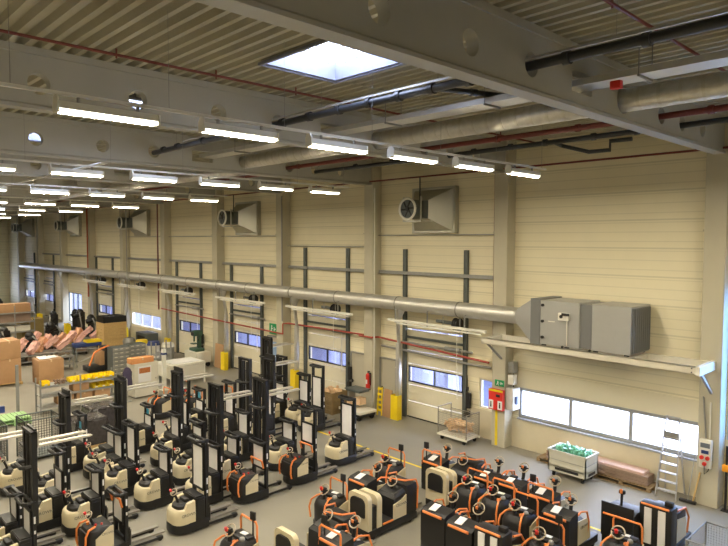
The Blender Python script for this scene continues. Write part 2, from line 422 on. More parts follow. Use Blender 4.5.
for x, z, p, y1, L, nm, n in ROWS:
    y0 = y1 - (n - 1) * p
    if x < -3:
        rail = empty('light_rail', (x, y0, z + .2), 0, 'thin straight support rail carrying the %s' % (nm + ' of tube lights'), 'rail', 'light support rails')
        MB().b2(-.03, .03, -1.2, y1 - y0 + 1.2, 0, .05).build('rail_channel', WHITE, rail, 0)
        wb = MB()
        for k in range(n): wb.cyl((0, k * p + p * .42, .05), (0, k * p + p * .42, ZR - z - .2), .004, None, 5)
        wb.build('hanger', WIRE, rail)
    for k in range(n):
        y = y1 - k * p
        if x > -3 and 3.2 < y < 9: continue
        t = empty('ceiling_light', (x, y, z), 0, 'lit white tube light, %s from the wall, %s' % (ORD[k] if k < 10 else 'last', nm), 'ceiling light', 'tube lights hanging under the roof')
        for q in ('housing', 'lens', 'lens_side', 'end_cap'): link(q, LM[L][q], t)
        MB().b2(-.02, .02, -L * .3 - .02, -L * .3 + .02, .1, .2).b2(-.02, .02, L * .3 - .02, L * .3 + .02, .1, .2).build('bracket', GREYM, t, 0)

# ------------------------------------------------------------------ pipes under the roof
def pipe(name, pts, r, m, label, cat='pipe', group=None, clamps=None, cm=None, cr=None, seg=12):
    o = MB().tube(pts, r, seg).build(name, m)
    tag(o, label, cat, group)
    if clamps:
        cb = MB()
        for p in clamps: cb.cyl(p[0], p[1], cr or r * 1.35, None, seg)
        cb.build('coupling', cm or m, o)
    return o
BP = mat('black_pipe', (44, 46, 50), .35)
X0, X1 = 4.5, -20.55
bp = pipe('drain_pipe', [(X0, 9.62, 11.06), (X1, 9.62, 11.0)], .085, BP, 'thick black pipe running through the round beam holes below the skylight', 'pipe', None,
          [((x - .06, 9.62, 11.03), (x + .06, 9.62, 11.03)) for x in (-1, -2.6, -3.9, -5.2, -7.2, -8.1, -9.0, -9.9, -10.9, -12.0, -13.1, -15.5, -17.2, -18.8, -19.8)])
MB().b2(X1 + 2, X0, 9.66, 9.70, 11.17, 11.21).build('support_channel', GALV, bp, 0)
hb = MB()
for x in (-2.0, -4.4, -8.0, -11.6, -16, -19): hb.cyl((x, 9.68, 11.2), (x, 9.68, ZR), .004, None, 5)
hb.build('hanger', WIRE, bp)
pipe('drain_pipe', [(-8.3, 9.7, 11.1), (-8.25, 10.2, 11.14), (-7.6, 13.5, 11.3)], .06, BP, 'thin black branch pipe slanting off behind the thick black roof pipe', 'pipe', None, [((-8.1, 10.9, 11.17), (-8.07, 11.05, 11.175)), ((-7.8, 12.5, 11.25), (-7.77, 12.65, 11.26))])
pipe('drain_pipe', [(X0, 16.75, 10.98), (-13.0, 16.75, 10.9), (-13.4, 16.75, 10.88), (-20.5, 16.75, 10.9)], .075, BP, 'black pipe passing the beams nearest the long wall', 'pipe', None, [((x - .06, 16.75, 10.93), (x + .06, 16.75, 10.93)) for x in (-3, -4.4, -7, -8.2, -9.7, -10.9, -12.3, -16, -18)])
pipe('drain_pipe', [(-9.4, 16.75, 10.9), (-9.4, 17.2, 10.85), (-8.6, 17.3, 10.6), (-8.0, 17.35, 10.6), (-8.0, 17.35, 10.85), (-7.4, 17.4, 10.85)], .06, BP, 'short black pipe with a downward bend beside the wallward black pipe', 'pipe')
rp = pipe('sprinkler_main', [(X0, 15.45, 10.98), (-20.9, 15.45, 10.98)], .075, REDP, 'thick red pipe running through the beams beside the black pipe', 'pipe', None, [((x - .06, 15.45, 10.98), (x + .06, 15.45, 10.98)) for x in (-2.5, -4.8, -8, -10.5, -14.5, -20)])
for x, nm in ((-12.25, 'thin red pipe under the roof deck left of the skylight'), (-4.35, 'thin red pipe under the roof deck beyond the nearest beam')):
    pts = [(x, YN + .2, 11.62), (x, 20.4, 11.62)]
    o = pipe('sprinkler_pipe', pts, .03, REDP, nm, 'pipe', None, None, None, None, 8)
    cb = MB()
    for k in range(12): cb.cyl((x, -6 + 2.2 * k, 11.55), (x, -6 + 2.2 * k, 11.74), .02, None, 6)
    cb.build('sprinkler_head', REDP, o)
pipe('sprinkler_pipe', [(4, 20.05, 10.72), (-60, 20.05, 10.72)], .035, REDP, 'long thin red pipe running along the top of the back wall', 'pipe', None, None, None, None, 8)
sx = MB().tube([(X0, 13.35, 11.02), (-21.3, 13.35, 11.02)], .25, 18)
o = sx.build('insulated_duct', INSUL); tag(o, 'fat foil-wrapped insulated duct running through the beams', 'duct')
cb = MB()
for k in range(60): cb.cyl((X0 - .3 - k * .42, 13.35, 11.02), (X0 - .36 - k * .42, 13.35, 11.02), .256, None, 18)
cb.build('foil_band', mat('foil_band', (200, 196, 184), .3, .6), o)
tr = empty('cable_tray', (0, 11.55, 10.98), 0, 'galvanised perforated cable tray passing through the square beam opening', 'cable tray')
MB().b2(-20.4, X0, -.28, .28, 0, .012).b2(-20.4, X0, -.285, -.272, 0, .12).b2(-20.4, X0, .272, .285, 0, .12).build('tray_channel', GALV, tr, 0)
cb = MB()
for k in range(5): cb.tube([(-20, -.18 + k * .08, .04), (X0 - .1, -.18 + k * .08, .04)], .022, 6)
cb.build('cables', RUBBER, tr)
hb = MB()
for x in (-2.2, -4.7, -8, -11, -15, -18): hb.b2(x - .02, x + .02, -.3, .3, -.04, 0).cyl((x, -.29, 0), (x, -.29, ZR - 10.98), .01, None, 5).cyl((x, .29, 0), (x, .29, ZR - 10.98), .01, None, 5)
hb.build('hanger', WIRE, tr)
tag(MB().b2(-5.2, -5.0, 11.2, 11.32, 10.78, 10.93, .015).build('alarm_beacon', REDB), 'small red beacon hanging under the cable tray', 'beacon')['group'] = 'alarm beacons'

# the back bays repeat roof services in a plainer form
for k, (x0, x1, y, z, r, m, nm) in enumerate([(-21, -60, 8.2, 10.6, .05, GALV, 'thin grey conduit crossing the far bays'), (-21.3, -48, 13.35, 10.75, .2, INSUL, 'insulated duct crossing the far bays'), (-21, -62, 15.5, 10.85, .06, REDP, 'red pipe crossing the far bays')]):
    pipe('roof_pipe', [(x0, y, z), (x1, y, z)], r, m, nm, 'pipe')

# ------------------------------------------------------------------ long exhaust duct and its drops
dz, dy = 5.27, 19.65
d = MB().tube([(-12.3, dy, dz), (-74.7, dy, dz)], .305, 20).build('exhaust_duct', GALV)
tag(d, 'long round galvanised duct running along the back wall', 'duct')
cb = MB()
x = -12.5
while x > -74.5:
    cb.cyl((x, dy, dz), (x - .03, dy, dz), .31, None, 20); x -= .28 if x > -18 else .9
cb.build('seam_band', GALV, d)
cb = MB()
for x in (-15, -18.3, -22.3, -25.9, -30, -33.2, -37, -40.6, -44, -48): cb.cyl((x, dy, dz), (x - .05, dy, dz), .32, None, 20)
cb.build('flange', mat('duct_flange', (140, 138, 130), .4, .6), d)
BR = [-18.75, -26.2, -33.3, -40.9, -48.1, -55.6, -62.8]
for x in BR:
    b = MB().cyl((x + .5, dy, dz - .18), (x + .28, dy + .1, dz - .75), .26, .1, 14).tube([(x + .28, dy + .1, dz - .7), (x + .1, dy + .3, dz - 1.2), (x, 20.12, dz - 1.8), (x, 20.12, 3.4)], .085, 10)
    b.build('duct_branch', GALV, d)
nm = ['right of the pillar with the fire extinguisher', 'beside the emergency exit sign', 'by the white cart with the green machine', 'left of the white framed table', 'behind the wooden crates', 'in the far bays', 'at the far end']
near = ['beside the brown board near the fire extinguisher', 'behind the raised stacker forks', 'beside the tall brown board', 'behind the white bench', 'left of the wooden crates', 'in the far bays', 'at the far end']
for i, x in enumerate(BR[:6]):
    o = MB().b2(x - .1, x + .1, 20.02, 20.2, .9, 3.42, .01).b2(x - .12, x + .12, 20.0, 20.2, 2.3, 2.34).build('downpipe', GALV); tag(o, 'square galvanised downpipe standing in a yellow guard %s' % nm[i], 'pipe', 'downpipes')
    g = MB().prism([(-.21, -.16), (.21, -.16), (.21, .12), (.17, .12), (.17, -.12), (-.17, -.12), (-.17, .12), (-.21, .12)], 0, 1.1, 'z')
    o = g.build('pipe_guard', YELLOW, None, 0); o.location = (x, 19.98, 0); tag(o, 'yellow steel guard round a downpipe foot, %s' % near[i], 'guard', 'yellow pipe guards')
for i, x in enumerate(BR[:6]):
    t = empty('exhaust_rail', (x, 19.35, 4.62), 0, 'white exhaust suction rail under the long duct, %s' % ('first from the air handling unit', 'second from the air handling unit', 'third from the air handling unit', 'fourth from the air handling unit', 'fifth from the air handling unit', 'last visible one')[i], 'rail', 'exhaust rails under the duct')
    MB().b2(.1, 5.2, -.06, .06, -.1, 0).b2(.6, 5.0, -.04, .04, -.2, -.14).build('rail_channel', WHITE, t, 0)
    hb = MB()
    for q in (.5, 2.3, 4.2): hb.b2(q - .02, q + .02, -.02, .02, -.14, .5).b2(q - .02, q + .02, 0, .35, .46, .5)
    hb.build('hanger', GREYM, t, 0)
    t2 = empty('hose_reel', (x + 3.55, 19.45, 4.55), 0, 'dark hose reel on a bracket under the long duct, %s' % ('nearest the air handling unit', 'above the second dock door', 'above the third dock door', 'above the fourth dock door', 'fifth along the duct', 'farthest along the duct')[i], 'hose reel', 'hose reels under the duct')
    MB().cyl((-.1, .3, .1), (.1, .3, .1), .2, None, 16).cyl((-.12, .3, .1), (-.1, .3, .1), .26, None, 16).cyl((.1, .3, .1), (.12, .3, .1), .26, None, 16).build('drum', BLACK2, t2)
    MB().tube([(-.5, 0, .4), (-.5, 0, -.1), (.35, 0, -.2), (.35, 0, .4)], .02, 6).build('bracket', GREYM, t2)
    MB().cyl((-1.2, .45, .12), (-.2, .45, .1), .07, None, 10).build('motor_tube', DKGREY, t2)
    MB().tube([(.2, 0, -.15), (.2, 0, -1.9)], .012, 5).build('cord', WHITE, t2)

# ------------------------------------------------------------------ air handling unit on its platform
AHU = mat('unit_sheet_grey', (168, 168, 164), .4, .25, noise=.04)
AHUD = mat('unit_sheet_dark', (120, 121, 120), .45, .25, noise=.04)
t = empty('air_handling_unit', (-9.7, 18.95, 4.42), 0, 'grey sheet-metal air handling unit on the wall platform', 'air handling unit')
MB().b2(-1.35, .08, 0, 1.45, .06, 1.56, .01).build('fan_section', AHU, t, 0)
MB().b2(.08, .5, .06, 1.4, .08, 1.52).build('joint_section', AHUD, t, 0)
MB().b2(.5, 1.75, 0, 1.45, .06, 1.56, .01).build('filter_section', AHU, t, 0)
g = MB().b2(1.76, 1.78, .05, 1.4, .1, 1.5)
for k in range(9): g.b2(1.78, 1.8, .08 + k * .155, .13 + k * .155, .12, 1.48)
g.build('intake_grille', AHUD, t, 0)
MB().b2(-1.72, -1.35, -.02, 1.47, .03, 1.6, .01).build('flange_collar', AHUD, t, 0)
sec0 = [(-2.6 - .0, .7 + .315 * math.cos(a), .85 + .315 * math.sin(a)) for a in [2 * PI * k / 24 for k in range(24)]]
def sq(a):
    c, s = math.cos(a), math.sin(a); q = .73 / max(abs(c), abs(s)); return (c * q, s * q)
sec1 = [(-1.7, .72 + sq(2 * PI * k / 24)[0], .82 + sq(2 * PI * k / 24)[1]) for k in range(24)]
MB().loft([sec0, sec1]).build('transition_cone', AHU, t, 20)
kb = MB()
for zz in (.3, .85, 1.4): kb.cyl((-1.25, -.06, zz), (-1.25, 0, zz), .05, None, 10)
for xx in (-.5, .45): kb.cyl((xx, -.05, .05), (xx, 0, .05), .04, None, 8)
kb.build('latch_knob', BLACK, t)
MB().b2(-.62, -.25, -.14, 0, .95, 1.2, .01).build('switch_box', WHITE, t)
MB().cyl((-.5, -.16, 1.08), (-.5, -.14, 1.08), .06, None, 12).b2(-.46, -.2, -.2, -.15, 1.12, 1.2).build('isolator_switch', BLACK, t)
MB().cyl((-.33, -.06, .12), (-.33, -.06, .95), .02, None, 8).build('conduit', WHITE, t)
MB().b2(-1.05, -.8, -.004, 0, .85, .88).build('name_strip', WHITE, t, 0)
fb = MB()
for xx in (-1.25, -.4, .6, 1.6):
    for yy in (.1, 1.3): fb.b2(xx - .06, xx + .06, yy - .06, yy + .06, 0, .06)
fb.build('foot', BLACK, t, 0)
PLAT = mat('platform_cream', (214, 208, 190), .5, .1, noise=.04)
t = empty('wall_platform', (-9.7, 19.6, 4.33), 0, 'cream steel channel platform carrying the grey air handling unit', 'platform')
MB().b2(-3.7, 3.75, -.75, -.69, -.12, .1).b2(-3.7, 3.75, -.75, -.6, .08, .1).b2(-3.7, 3.75, -.75, -.6, -.12, -.1).build('front_beam', PLAT, t, 0)
MB().b2(-3.7, 3.75, .45, .55, -.12, .1).build('rear_beam', PLAT, t, 0)
eb = MB()
for xx in (-3.65, -1.8, 0, 1.8, 3.7): eb.b2(xx - .05, xx + .05, -.69, .55, -.1, .09)
eb.build('cross_beam', PLAT, t, 0)
MB().b2(3.66, 3.78, -.78, .56, -.14, .12).build('end_plate', WHITE, t, 0)
bb = MB()
for xx in (-3.65, 3.7): bb.bar((xx, -.5, -.1), (xx, .5, -.85), .07, .07)
bb.build('brace', GREYM, t, 0)
kb = MB()
for xx in (3.55,):
    for zz in (-.06, .05): kb.cyl((xx, -.77, zz), (xx, -.75, zz), .02, None, 8)
kb.build('bolt', BLACK, t)

# ------------------------------------------------------------------ air heaters with hoods
HOOD = mat('hood_sheet', (176, 174, 160), .32, .55, noise=.08, scale=2)
def heater():
    t = empty('air_heater', (0, 0, 0))
    fr = MB()
    for s in (-1, 1): fr.b2(s * 1.12 - .06, s * 1.12 + .06, -.25, 0, -.98, .98).b2(-1.18, 1.18, -.25, 0, s * .92 - .06, s * .92 + .06)
    fr.build('frame', HOOD, t, 0)
    def q(w, h, y, cx=0): return [(cx - w, y, -h), (cx + w, y, -h), (cx + w, y, h), (cx - w, y, h)]
    MB().loft([q(1.08, .9, -.2), q(.42, .38, -1.05)]).build('hood', HOOD, t, 0)
    MB().loft([q(.42, .38, -1.05), q(.36, .34, -1.3)]).build('neck', DKGREY, t, 0)
    MB().cyl((0, -1.3, 0), (0, -1.85, 0), .4, None, 24).build('fan_casing', DKGREY, t)
    rg = MB().tube([(.43 * math.cos(a), -1.87, .43 * math.sin(a)) for a in [2 * PI * k / 24 for k in range(24)]], .05, 8, True)
    rg.build('fan_ring', WHITE, t)
    bl = MB()
    for k in range(6):
        a = 2 * PI * k / 6; bl.box((.2 * math.cos(a), -1.84, .2 * math.sin(a)), (.3, .02, .14), ry(-a) @ rx(.5))
    bl.cyl((0, -1.9, 0), (0, -1.8, 0), .09, None, 12)
    bl.build('fan_blade', BLACK, t)
    MB().b2(-.5, .5, -1.6, -1.5, -.52, -.46).b2(-.5, -.44, -1.55, -.3, -.52, -.46).b2(.44, .5, -1.55, -.3, -.52, -.46).b2(-.5, -.45, -1.6, -1.55, -.52, .5).b2(.45, .5, -1.6, -1.55, -.52, .5).build('bracket', GALV, t, 0)
    MB().cyl((0, -1.1, .3), (0, -1.1, 1.35), .03, None, 8).build('suspension_rod', DKGREY, t)
    return t
hp = heater()
for i, (x, nm) in enumerate([(-17.1, 'above the first dock door, nearest the air handling unit'), (-31.5, 'above the third dock door, second of its row'), (-46.1, 'above the strip of workshop windows, third of its row'), (-60.4, 'fourth along the wall, above the glazed gate'), (-74.6, 'farthest along the wall')]):
    o = hp if i == 0 else copy_tree(hp)
    o.location = (x, 20.68, 9.3)
    tag(o, 'galvanised fan heater with pyramid hood, ' + nm, 'fan heater', 'fan heaters high on the wall')

# ------------------------------------------------------------------ wall rails, conduits and small pipes
for i, (a, b) in enumerate(zip(PX[1:9], PX[2:10])):
    z = 6.55
    nmz = ['between the first two pillars left of the air handling unit', 'over the second dock door', 'over the third dock door', 'over the fourth dock door', 'over the workshop windows', 'in the sixth bay', 'in the seventh bay', 'in the eighth bay'][i]
    o = MB().b2(b + .32, a - .32, 20.52, 20.66, z - .07, z + .07).b2(b + .32, a - .32, 20.48, 20.52, z - .07, z - .04).build('wall_rail', GREYM, None, 0)
    tag(o, 'grey steel wall rail ' + nmz, 'rail', 'horizontal rails on the back wall')
for i, (a, b) in enumerate(zip(PX[1:6], PX[2:7])):
    o = MB().tube([(b + .3, 20.5, 8.25 if i != 1 else 7.7), (a - .3, 20.5, 8.25 if i != 1 else 7.7)], .022, 6).build('conduit', GREYM)
    tag(o, 'thin grey conduit on the wall above the rails, bay %s' % ('of the first dock door', 'of the second dock door', 'of the third dock door', 'of the fourth dock door', 'of the workshop windows')[i], 'conduit', 'thin conduits on the wall')
pipe('riser_pipe', [(-13.95, 20.45, 10.7), (-13.95, 20.45, 3.6)], .05, REDP, 'vertical red riser pipe left of the pillar by the air handling unit', 'pipe')
pipe('riser_pipe', [(-42.3, 20.0, 10.7), (-42.3, 20.0, 3.0)], .05, REDP, 'vertical dull red riser pipe on the sixth pillar', 'pipe')
pipe('riser_pipe', [(-56.0, 20.0, 10.7), (-56.0, 20.0, 3.0)], .06, mat('orange_red_pipe', (170, 74, 40), .5), 'vertical orange-red riser pipe on a far pillar', 'pipe')
pipe('riser_pipe', [(-42.0, 17.6, 10.7), (-42.0, 17.6, 3.0)], .03, GREYM, 'thin vertical conduit dropping in front of the workshop windows', 'conduit')
LR = [(-14.1, 20.35, 3.18), (-20.3, 20.35, 3.5), (-20.35, 20.0, 3.5), (-21.2, 20.0, 3.5), (-21.25, 20.35, 3.5), (-27.3, 20.35, 3.45), (-27.3, 20.0, 3.45), (-27.3, 20.0, 2.9), (-28.3, 20.0, 2.9), (-28.4, 20.05, 2.9), (-42, 20.05, 3.1)]
pipe('heating_pipe', LR, .045, mat('pipe_red_dull', (166, 66, 52), .5), 'red pipe running along the wall above the dock doors', 'pipe', None, None, None, None, 8)
pipe('heating_pipe', [(-14.1, 20.5, 2.95), (-15.3, 20.5, 2.95), (-20.2, 20.5, 3.1)], .05, GREYM, 'grey pipe below the red pipe above the first dock door', 'pipe')
pipe('heating_pipe', [(-20.2, 20.0, .0), (-20.2, 20.0, 10.4)], .03, WHITE, 'thin pale vertical pipe on the pillar beside the fire extinguisher', 'pipe', None, None, None, None, 8)
pipe('heating_pipe', [(-27.35, 20.0, 3.6), (-27.35, 20.0, 10.4)], .045, GREYM, 'thin grey vertical pipe on the pillar by the emergency exit', 'pipe', None, None, None, None, 8)
pipe('heating_pipe', [(-6.42, 20.62, 10.6), (-6.42, 20.62, 3.5), (-6.2, 20.1, 3.3), (-6.1, 20.1, 2.1)], .025, GREYM, 'thin grey conduit down the wall edge to the socket box', 'conduit', None, None, None, None, 8)
pipe('heating_pipe', [(-6.0, 20.1, 3.2), (-6.0, 20.1, 2.1)], .025, WHITE, 'short white conduit above the socket box', 'conduit', None, None, None, None, 8)
# ------------------------------------------------------------------ trucks
def text_mesh(s, size, name):
    cu = bpy.data.curves.new(name, 'FONT'); cu.body = s; cu.size = size; cu.extrude = .002; cu.align_x = 'CENTER'; cu.align_y = 'CENTER'; cu.resolution_u = 2
    o = bpy.data.objects.new(name, cu); C.objects.link(o)
    me = bpy.data.meshes.new_from_object(o.evaluated_get(bpy.context.evaluated_depsgraph_get()))
    bpy.data.objects.remove(o); bpy.data.curves.remove(cu)
    me.materials.clear()
    return me
LOGO = text_mesh('CROWN', .11, 'lettering'); LOGO.materials.append(DKGREY)
def logo(par, loc, side=1):
    o = link('lettering', LOGO, par); o.location = loc; o.rotation_euler = (R(90), 0, R(90) * side)
    return o
def foot(w, yf, yb, z, n=12, e=2.6, fy=.5):
    # rounded-front outline: superellipse on the operator side, square towards the mast
    pts = []
    for k in range(n + 1):
        a = PI + PI * k / n
        c, s = math.cos(a), math.sin(a)
        pts.append((w * math.copysign(abs(c) ** (2 / e), c), (yf + (yb - yf) * fy) + ((yb - yf) * fy) * math.copysign(abs(s) ** (2 / e), s), z))
    pts += [(w, yb, z), (-w, yb, z)]
    return pts
cache = {}
RINGM = mat('ring_grey', (176, 164, 142), .45)
def M_(key, fn):
    if key not in cache: cache[key] = fn()
    return cache[key]
def base_mesh():
    mb = MB().loft([foot(.40, -.36, .62, .05), foot(.41, -.38, .62, .1), foot(.41, -.38, .62, .27), foot(.395, -.35, .62, .31)])
    return mb.mesh('base', BLACK)
def cover_mesh():
    mb = MB()
    mb.loft([foot(.39, -.35, .22, .30), foot(.395, -.355, .22, .5), foot(.385, -.33, .22, .63), foot(.37, -.29, .22, .68), foot(.30, -.2, .2, .685)])
    for s in (-1, 1):   # raised cheeks either side of the console
        a = [(s * .39, -.12, .6), (s * .39, .22, .6), (s * .26, .22, .6), (s * .26, -.12, .6)]
        b = [(s * .375, .0, .84), (s * .375, .22, .88), (s * .27, .22, .88), (s * .27, .0, .84)]
        mb.loft([a, b])
    return mb.mesh('motor_cover', BEIGE, 50)
def console_mesh():
    mb = MB().loft([foot(.27, -.24, .2, .66), foot(.26, -.22, .2, .76), foot(.2, -.14, .2, .82)])
    mb.b2(-.16, .16, .02, .16, .8, .9, .02)
    return mb.mesh('console', BLACK2)
def tiller_mesh():
    mb = MB().tube([(0, -.08, .74), (0, -.13, .9), (0, -.2, 1.08)], .035, 8).b2(-.05, .05, -.26, -.16, 1.05, 1.14, .015)
    return mb.mesh('tiller', BLACK2)
def handle_mesh():
    mb = MB()
    P = [(.13 * math.cos(a), -.22 + .06 * math.sin(a), 1.13 + .07 * math.sin(a)) for a in [2 * PI * k / 16 for k in range(16)]]
    mb.tube(P, .014, 6, True)
    return mb.mesh('handle', RINGM)
def button_mesh(): return MB().cyl((0, -.3, 1.17), (0, -.32, 1.23), .035, None, 10).mesh('stop_button', RED)
def head_mesh(): return MB().b2(-.045, .045, -.28, -.19, 1.1, 1.15, .012).mesh('tiller_head', RINGM)
def bat_mesh(): return MB().b2(-.39, .39, .24, .52, .28, .93, .02).b2(-.34, .34, .26, .5, .93, .955).b2(.391, .40, .28, .48, .4, .85).mesh('battery_box', BLACK)
def leg_mesh(s): return MB().b2(s * .28 - .06, s * .28 + .06, .6, 1.5, .05, .12, .012).b2(s * .28 - .062, s * .28 + .062, 1.42, 1.58, .03, .125, .02).mesh('support_leg', BLACK)
def legtop_mesh(s): return MB().b2(s * .28 - .05, s * .28 + .05, .66, 1.4, .12, .126).mesh('wear_strip', FORK, 0)
def wheel_mesh(s): return MB().cyl((s * .28 - .045, 1.5, .06), (s * .28 + .045, 1.5, .06), .06, None, 12).mesh('wheel', RUBBER)
def drive_mesh(): return MB().cyl((-.06, -.05, .1), (.06, -.05, .1), .1, None, 14).cyl((-.3, .1, .07), (-.24, .1, .07), .07, None, 12).cyl((.24, .1, .07), (.3, .1, .07), .07, None, 12).mesh('drive_wheel', RUBBER)
def fork_mesh(s, raised):
    e = 1.95 if raised else 1.62
    mb = MB().prism([(.70, 0), (e, 0), (e + .06, .025), (e, .045), (.75, .05), (.75, .4), (.70, .4)], s * .19 - .07, s * .19 + .07, 'x')
    return mb.mesh('fork', FORKW if raised else FORK, 0)
def outer_mesh(h):
    mb = MB()
    for s in (-1, 1): mb.b2(s * .33 - .055, s * .33 + .055, .54, .62, .28, h)
    mb.b2(-.38, .38, .53, .6, h - .07, h).b2(-.38, .38, .54, .6, .3, .4)
    return mb.mesh('mast', BLACK, 0)
def inner_mesh(h0, h):
    mb = MB()
    for s in (-1, 1): mb.b2(s * .31 - .05, s * .31 + .05, .56, .68, h0, h).b2(s * .16 - .045, s * .16 + .045, .58, .68, h0, h - .12)
    mb.b2(-.36, .36, .55, .66, h - .07, h).b2(-.33, .33, .58, .64, h0 + .25, h0 + .32).cyl((0, .6, h0 - .3), (0, .6, h - .1), .035, None, 10).cyl((-.12, .6, h0 - .3), (-.12, .6, h - .2), .018, None, 8)
    return mb.mesh('inner_mast', BLACK, 30)
def ram_mesh(h0, h): return MB().cyl((.12, .6, h0 - .3), (.12, .6, h - .1), .014, None, 8).mesh('lift_ram', FORKW)
def ubar_mesh(z, w): return MB().tube([(-w, .58, z), (-w, .44, z), (-w + .07, .36, z), (w - .07, .36, z), (w, .44, z), (w, .58, z)], .05, 8).mesh('cross_bar', BLACK)
def guard_mesh(z0, z1): return MB().b2(-.27, .27, .515, .53, z0, z1).mesh('guard_panel', SHIELD, 0)
def gframe_mesh(z0, z1):
    mb = MB()
    for s in (-1, 1): mb.b2(s * .29 - .03, s * .29 + .03, .50, .54, z0 - .04, z1 + .04)
    mb.b2(-.29, .29, .50, .54, z0 - .06, z0).b2(-.29, .29, .50, .54, z1, z1 + .06)
    return mb.mesh('guard_frame', BLACK, 0)
def carr_mesh(): return MB().b2(-.33, .33, .66, .7, .05, .42).b2(-.3, .3, .64, .7, .42, .5).mesh('carriage', BLACK, 0)
def sticker_mesh(z): return MB().b2(-.1, .1, .505, .512, z - .12, z + .12).mesh('sticker', BLUE, 0)
def plate_mesh(): return MB().b2(.386, .392, .56, .6, 1.25, 1.42).b2(.386, .392, .56, .6, 1.0, 1.08).mesh('label_plate', PAPER, 0)
# the orange-handled version
def obody_mesh():
    mb = MB().loft([foot(.385, -.36, .24, .28, 10, 4, .35), foot(.385, -.36, .24, .7, 10, 4, .35), foot(.37, -.3, .24, .8, 10, 4, .35), foot(.32, -.12, .24, .86, 10, 4, .35)])
    return mb.mesh('body_shell', BLACK2)
def oside_mesh(s):
    x = s * .385
    mb = MB().prism([(-.2, .33), (.24, .33), (.24, .86), (.16, .86), (-.2, .62)], x - .01, x + .012, 'x')
    return mb.mesh('side_cover', BEIGE, 0)
def opad_mesh(): return MB().box((0, -.37, .55), (.5, .05, .42), rx(R(-4)), .02).mesh('knee_pad', BLACK2)
def ograb_mesh(s): return MB().tube([(s * .31, -.385, .3), (s * .31, -.42, .45), (s * .31, -.41, .72), (s * .3, -.33, .86), (s * .26, -.16, .9)], .028, 8).mesh('grab_rail', ORANGE)
def oknob_mesh(): return MB().cyl((-.14, -.2, .84), (-.14, -.2, .9), .04, None, 10).mesh('knob', ORANGE)
def obar_mesh(z): return MB().tube([(-.3, .5, z - .25), (-.3, .44, z - .02), (-.26, .42, z), (.26, .42, z), (.3, .44, z - .02), (.3, .5, z - .25)], .03, 8).mesh('lift_bar', ORANGE)
def dot_mesh(): return MB().cyl((.12, -.1, .86), (.12, -.1, .9), .03, None, 8).cyl((.2, .02, .88), (.2, .02, .92), .025, None, 8).mesh('button', RED)

def stacker(x, y, label, H=3.5, style='b', fork=None, pan=(1.0, 1.65), blue=None, rot=0.):
    t = empty('pallet_stacker', (x - .57, y + .36, 0), rot, label, 'stacker', 'stackers parked in rows')
    P = lambda key, fn, par=t: link(key.split('|')[0], M_(key, fn), par)
    P('base', base_mesh); P('drive_wheel', drive_mesh)
    if style == 'b':
        cv = P('motor_cover', cover_mesh); logo(cv, (.397, .02, .55)); P('console', console_mesh)
        P('battery_box', bat_mesh)
    else:
        P('body_shell', obody_mesh)
        for s in (-1, 1):
            c = P('side_cover|%d' % s, lambda: oside_mesh(s))
            if s > 0: logo(c, (.398, .1, .7)).scale = (.7, .7, 1)
            P('grab_rail|%d' % s, lambda: ograb_mesh(s))
        P('knee_pad', opad_mesh); P('knob', oknob_mesh); P('button', dot_mesh)
        P('lift_bar|%.2f' % (1.45 if H < 2 else 1.2), lambda: obar_mesh(1.45 if H < 2 else 1.2))
    tl = P('tiller', tiller_mesh); P('handle', handle_mesh, tl); P('stop_button', button_mesh, tl); P('tiller_head', head_mesh, tl)
    ho = min(H, 2.0) if H < 2.9 else 1.78
    if H < 2.9: ho = H
    ms = P('mast|%.2f' % ho, lambda: outer_mesh(ho)); P('label_plate', plate_mesh, ms) if ho > 1.5 else None
    gp = P('guard_panel|%.2f %.2f' % pan, lambda: guard_mesh(*pan)); P('guard_frame|%.2f %.2f' % pan, lambda: gframe_mesh(*pan), gp)
    P('cross_bar|%.2f' % ho, lambda: ubar_mesh(ho - .04, .33))
    if H >= 2.9:
        im = P('inner_mast|%.2f' % H, lambda: inner_mesh(ho - .6, H)); P('lift_ram|%.2f' % H, lambda: ram_mesh(ho, H), im)
        P('cross_bar|u%.2f' % H, lambda: ubar_mesh(H - .85, .27))
    if blue: P('sticker|%.2f' % blue, lambda: sticker_mesh(blue))
    fz = fork or .12
    c = P('carriage', carr_mesh); c.location = (0, 0, fz)
    for s in (-1, 1):
        f = P('fork|%d%d' % (s, bool(fork)), lambda: fork_mesh(s, bool(fork))); f.location = (0, 0, fz + .03)
        lg = P('support_leg|%d' % s, lambda: leg_mesh(s)); P('wear_strip|%d' % s, lambda: legtop_mesh(s), lg); P('wheel|%d' % s, lambda: wheel_mesh(s), lg)
    return t
S = stacker
S(-15.85, 14.0, 'cream stacker with lowered forks parked apart at the yellow floor line', 2.35, 'b', None, (.95, 2.05))
S(-15.52, 11.91, 'stacker with orange grab rails, forks down, behind the lone cream one at the floor line', 2.4, 'o', None, (1.25, 1.85))
S(-15.45, 9.9, 'stacker with orange grab rails and a tall raised mast', 3.7, 'o', 3.12, (.95, 1.6))
S(-16.2, 8.75, 'cream stacker with tall raised mast left of the tall orange-railed one', 3.58, 'b', 3.05, (.95, 1.6))
S(-14.95, 7.55, 'cream stacker with half-height mast, front of the group beside the open floor', 2.5, 'b', None, (1.1, 2.25))
S(-17.08, 7.55, 'cream stacker with low mast and white panel, left of the half-height one', 1.7, 'b', None, (.98, 1.6))
S(-16.82, 5.42, 'cream stacker with low mast and white panel, second nearest the bottom edge', 1.7, 'b', None, (.98, 1.6))
S(-15.1, 5.35, 'low orange-railed stacker with an orange lift bar at the bottom of the photo', 1.58, 'o', None, (.8, 1.42))
S(-15.6, 3.35, 'tall stacker nearest the bottom left corner, steel forks raised', 3.45, 'b', 3.0, (.95, 1.5))
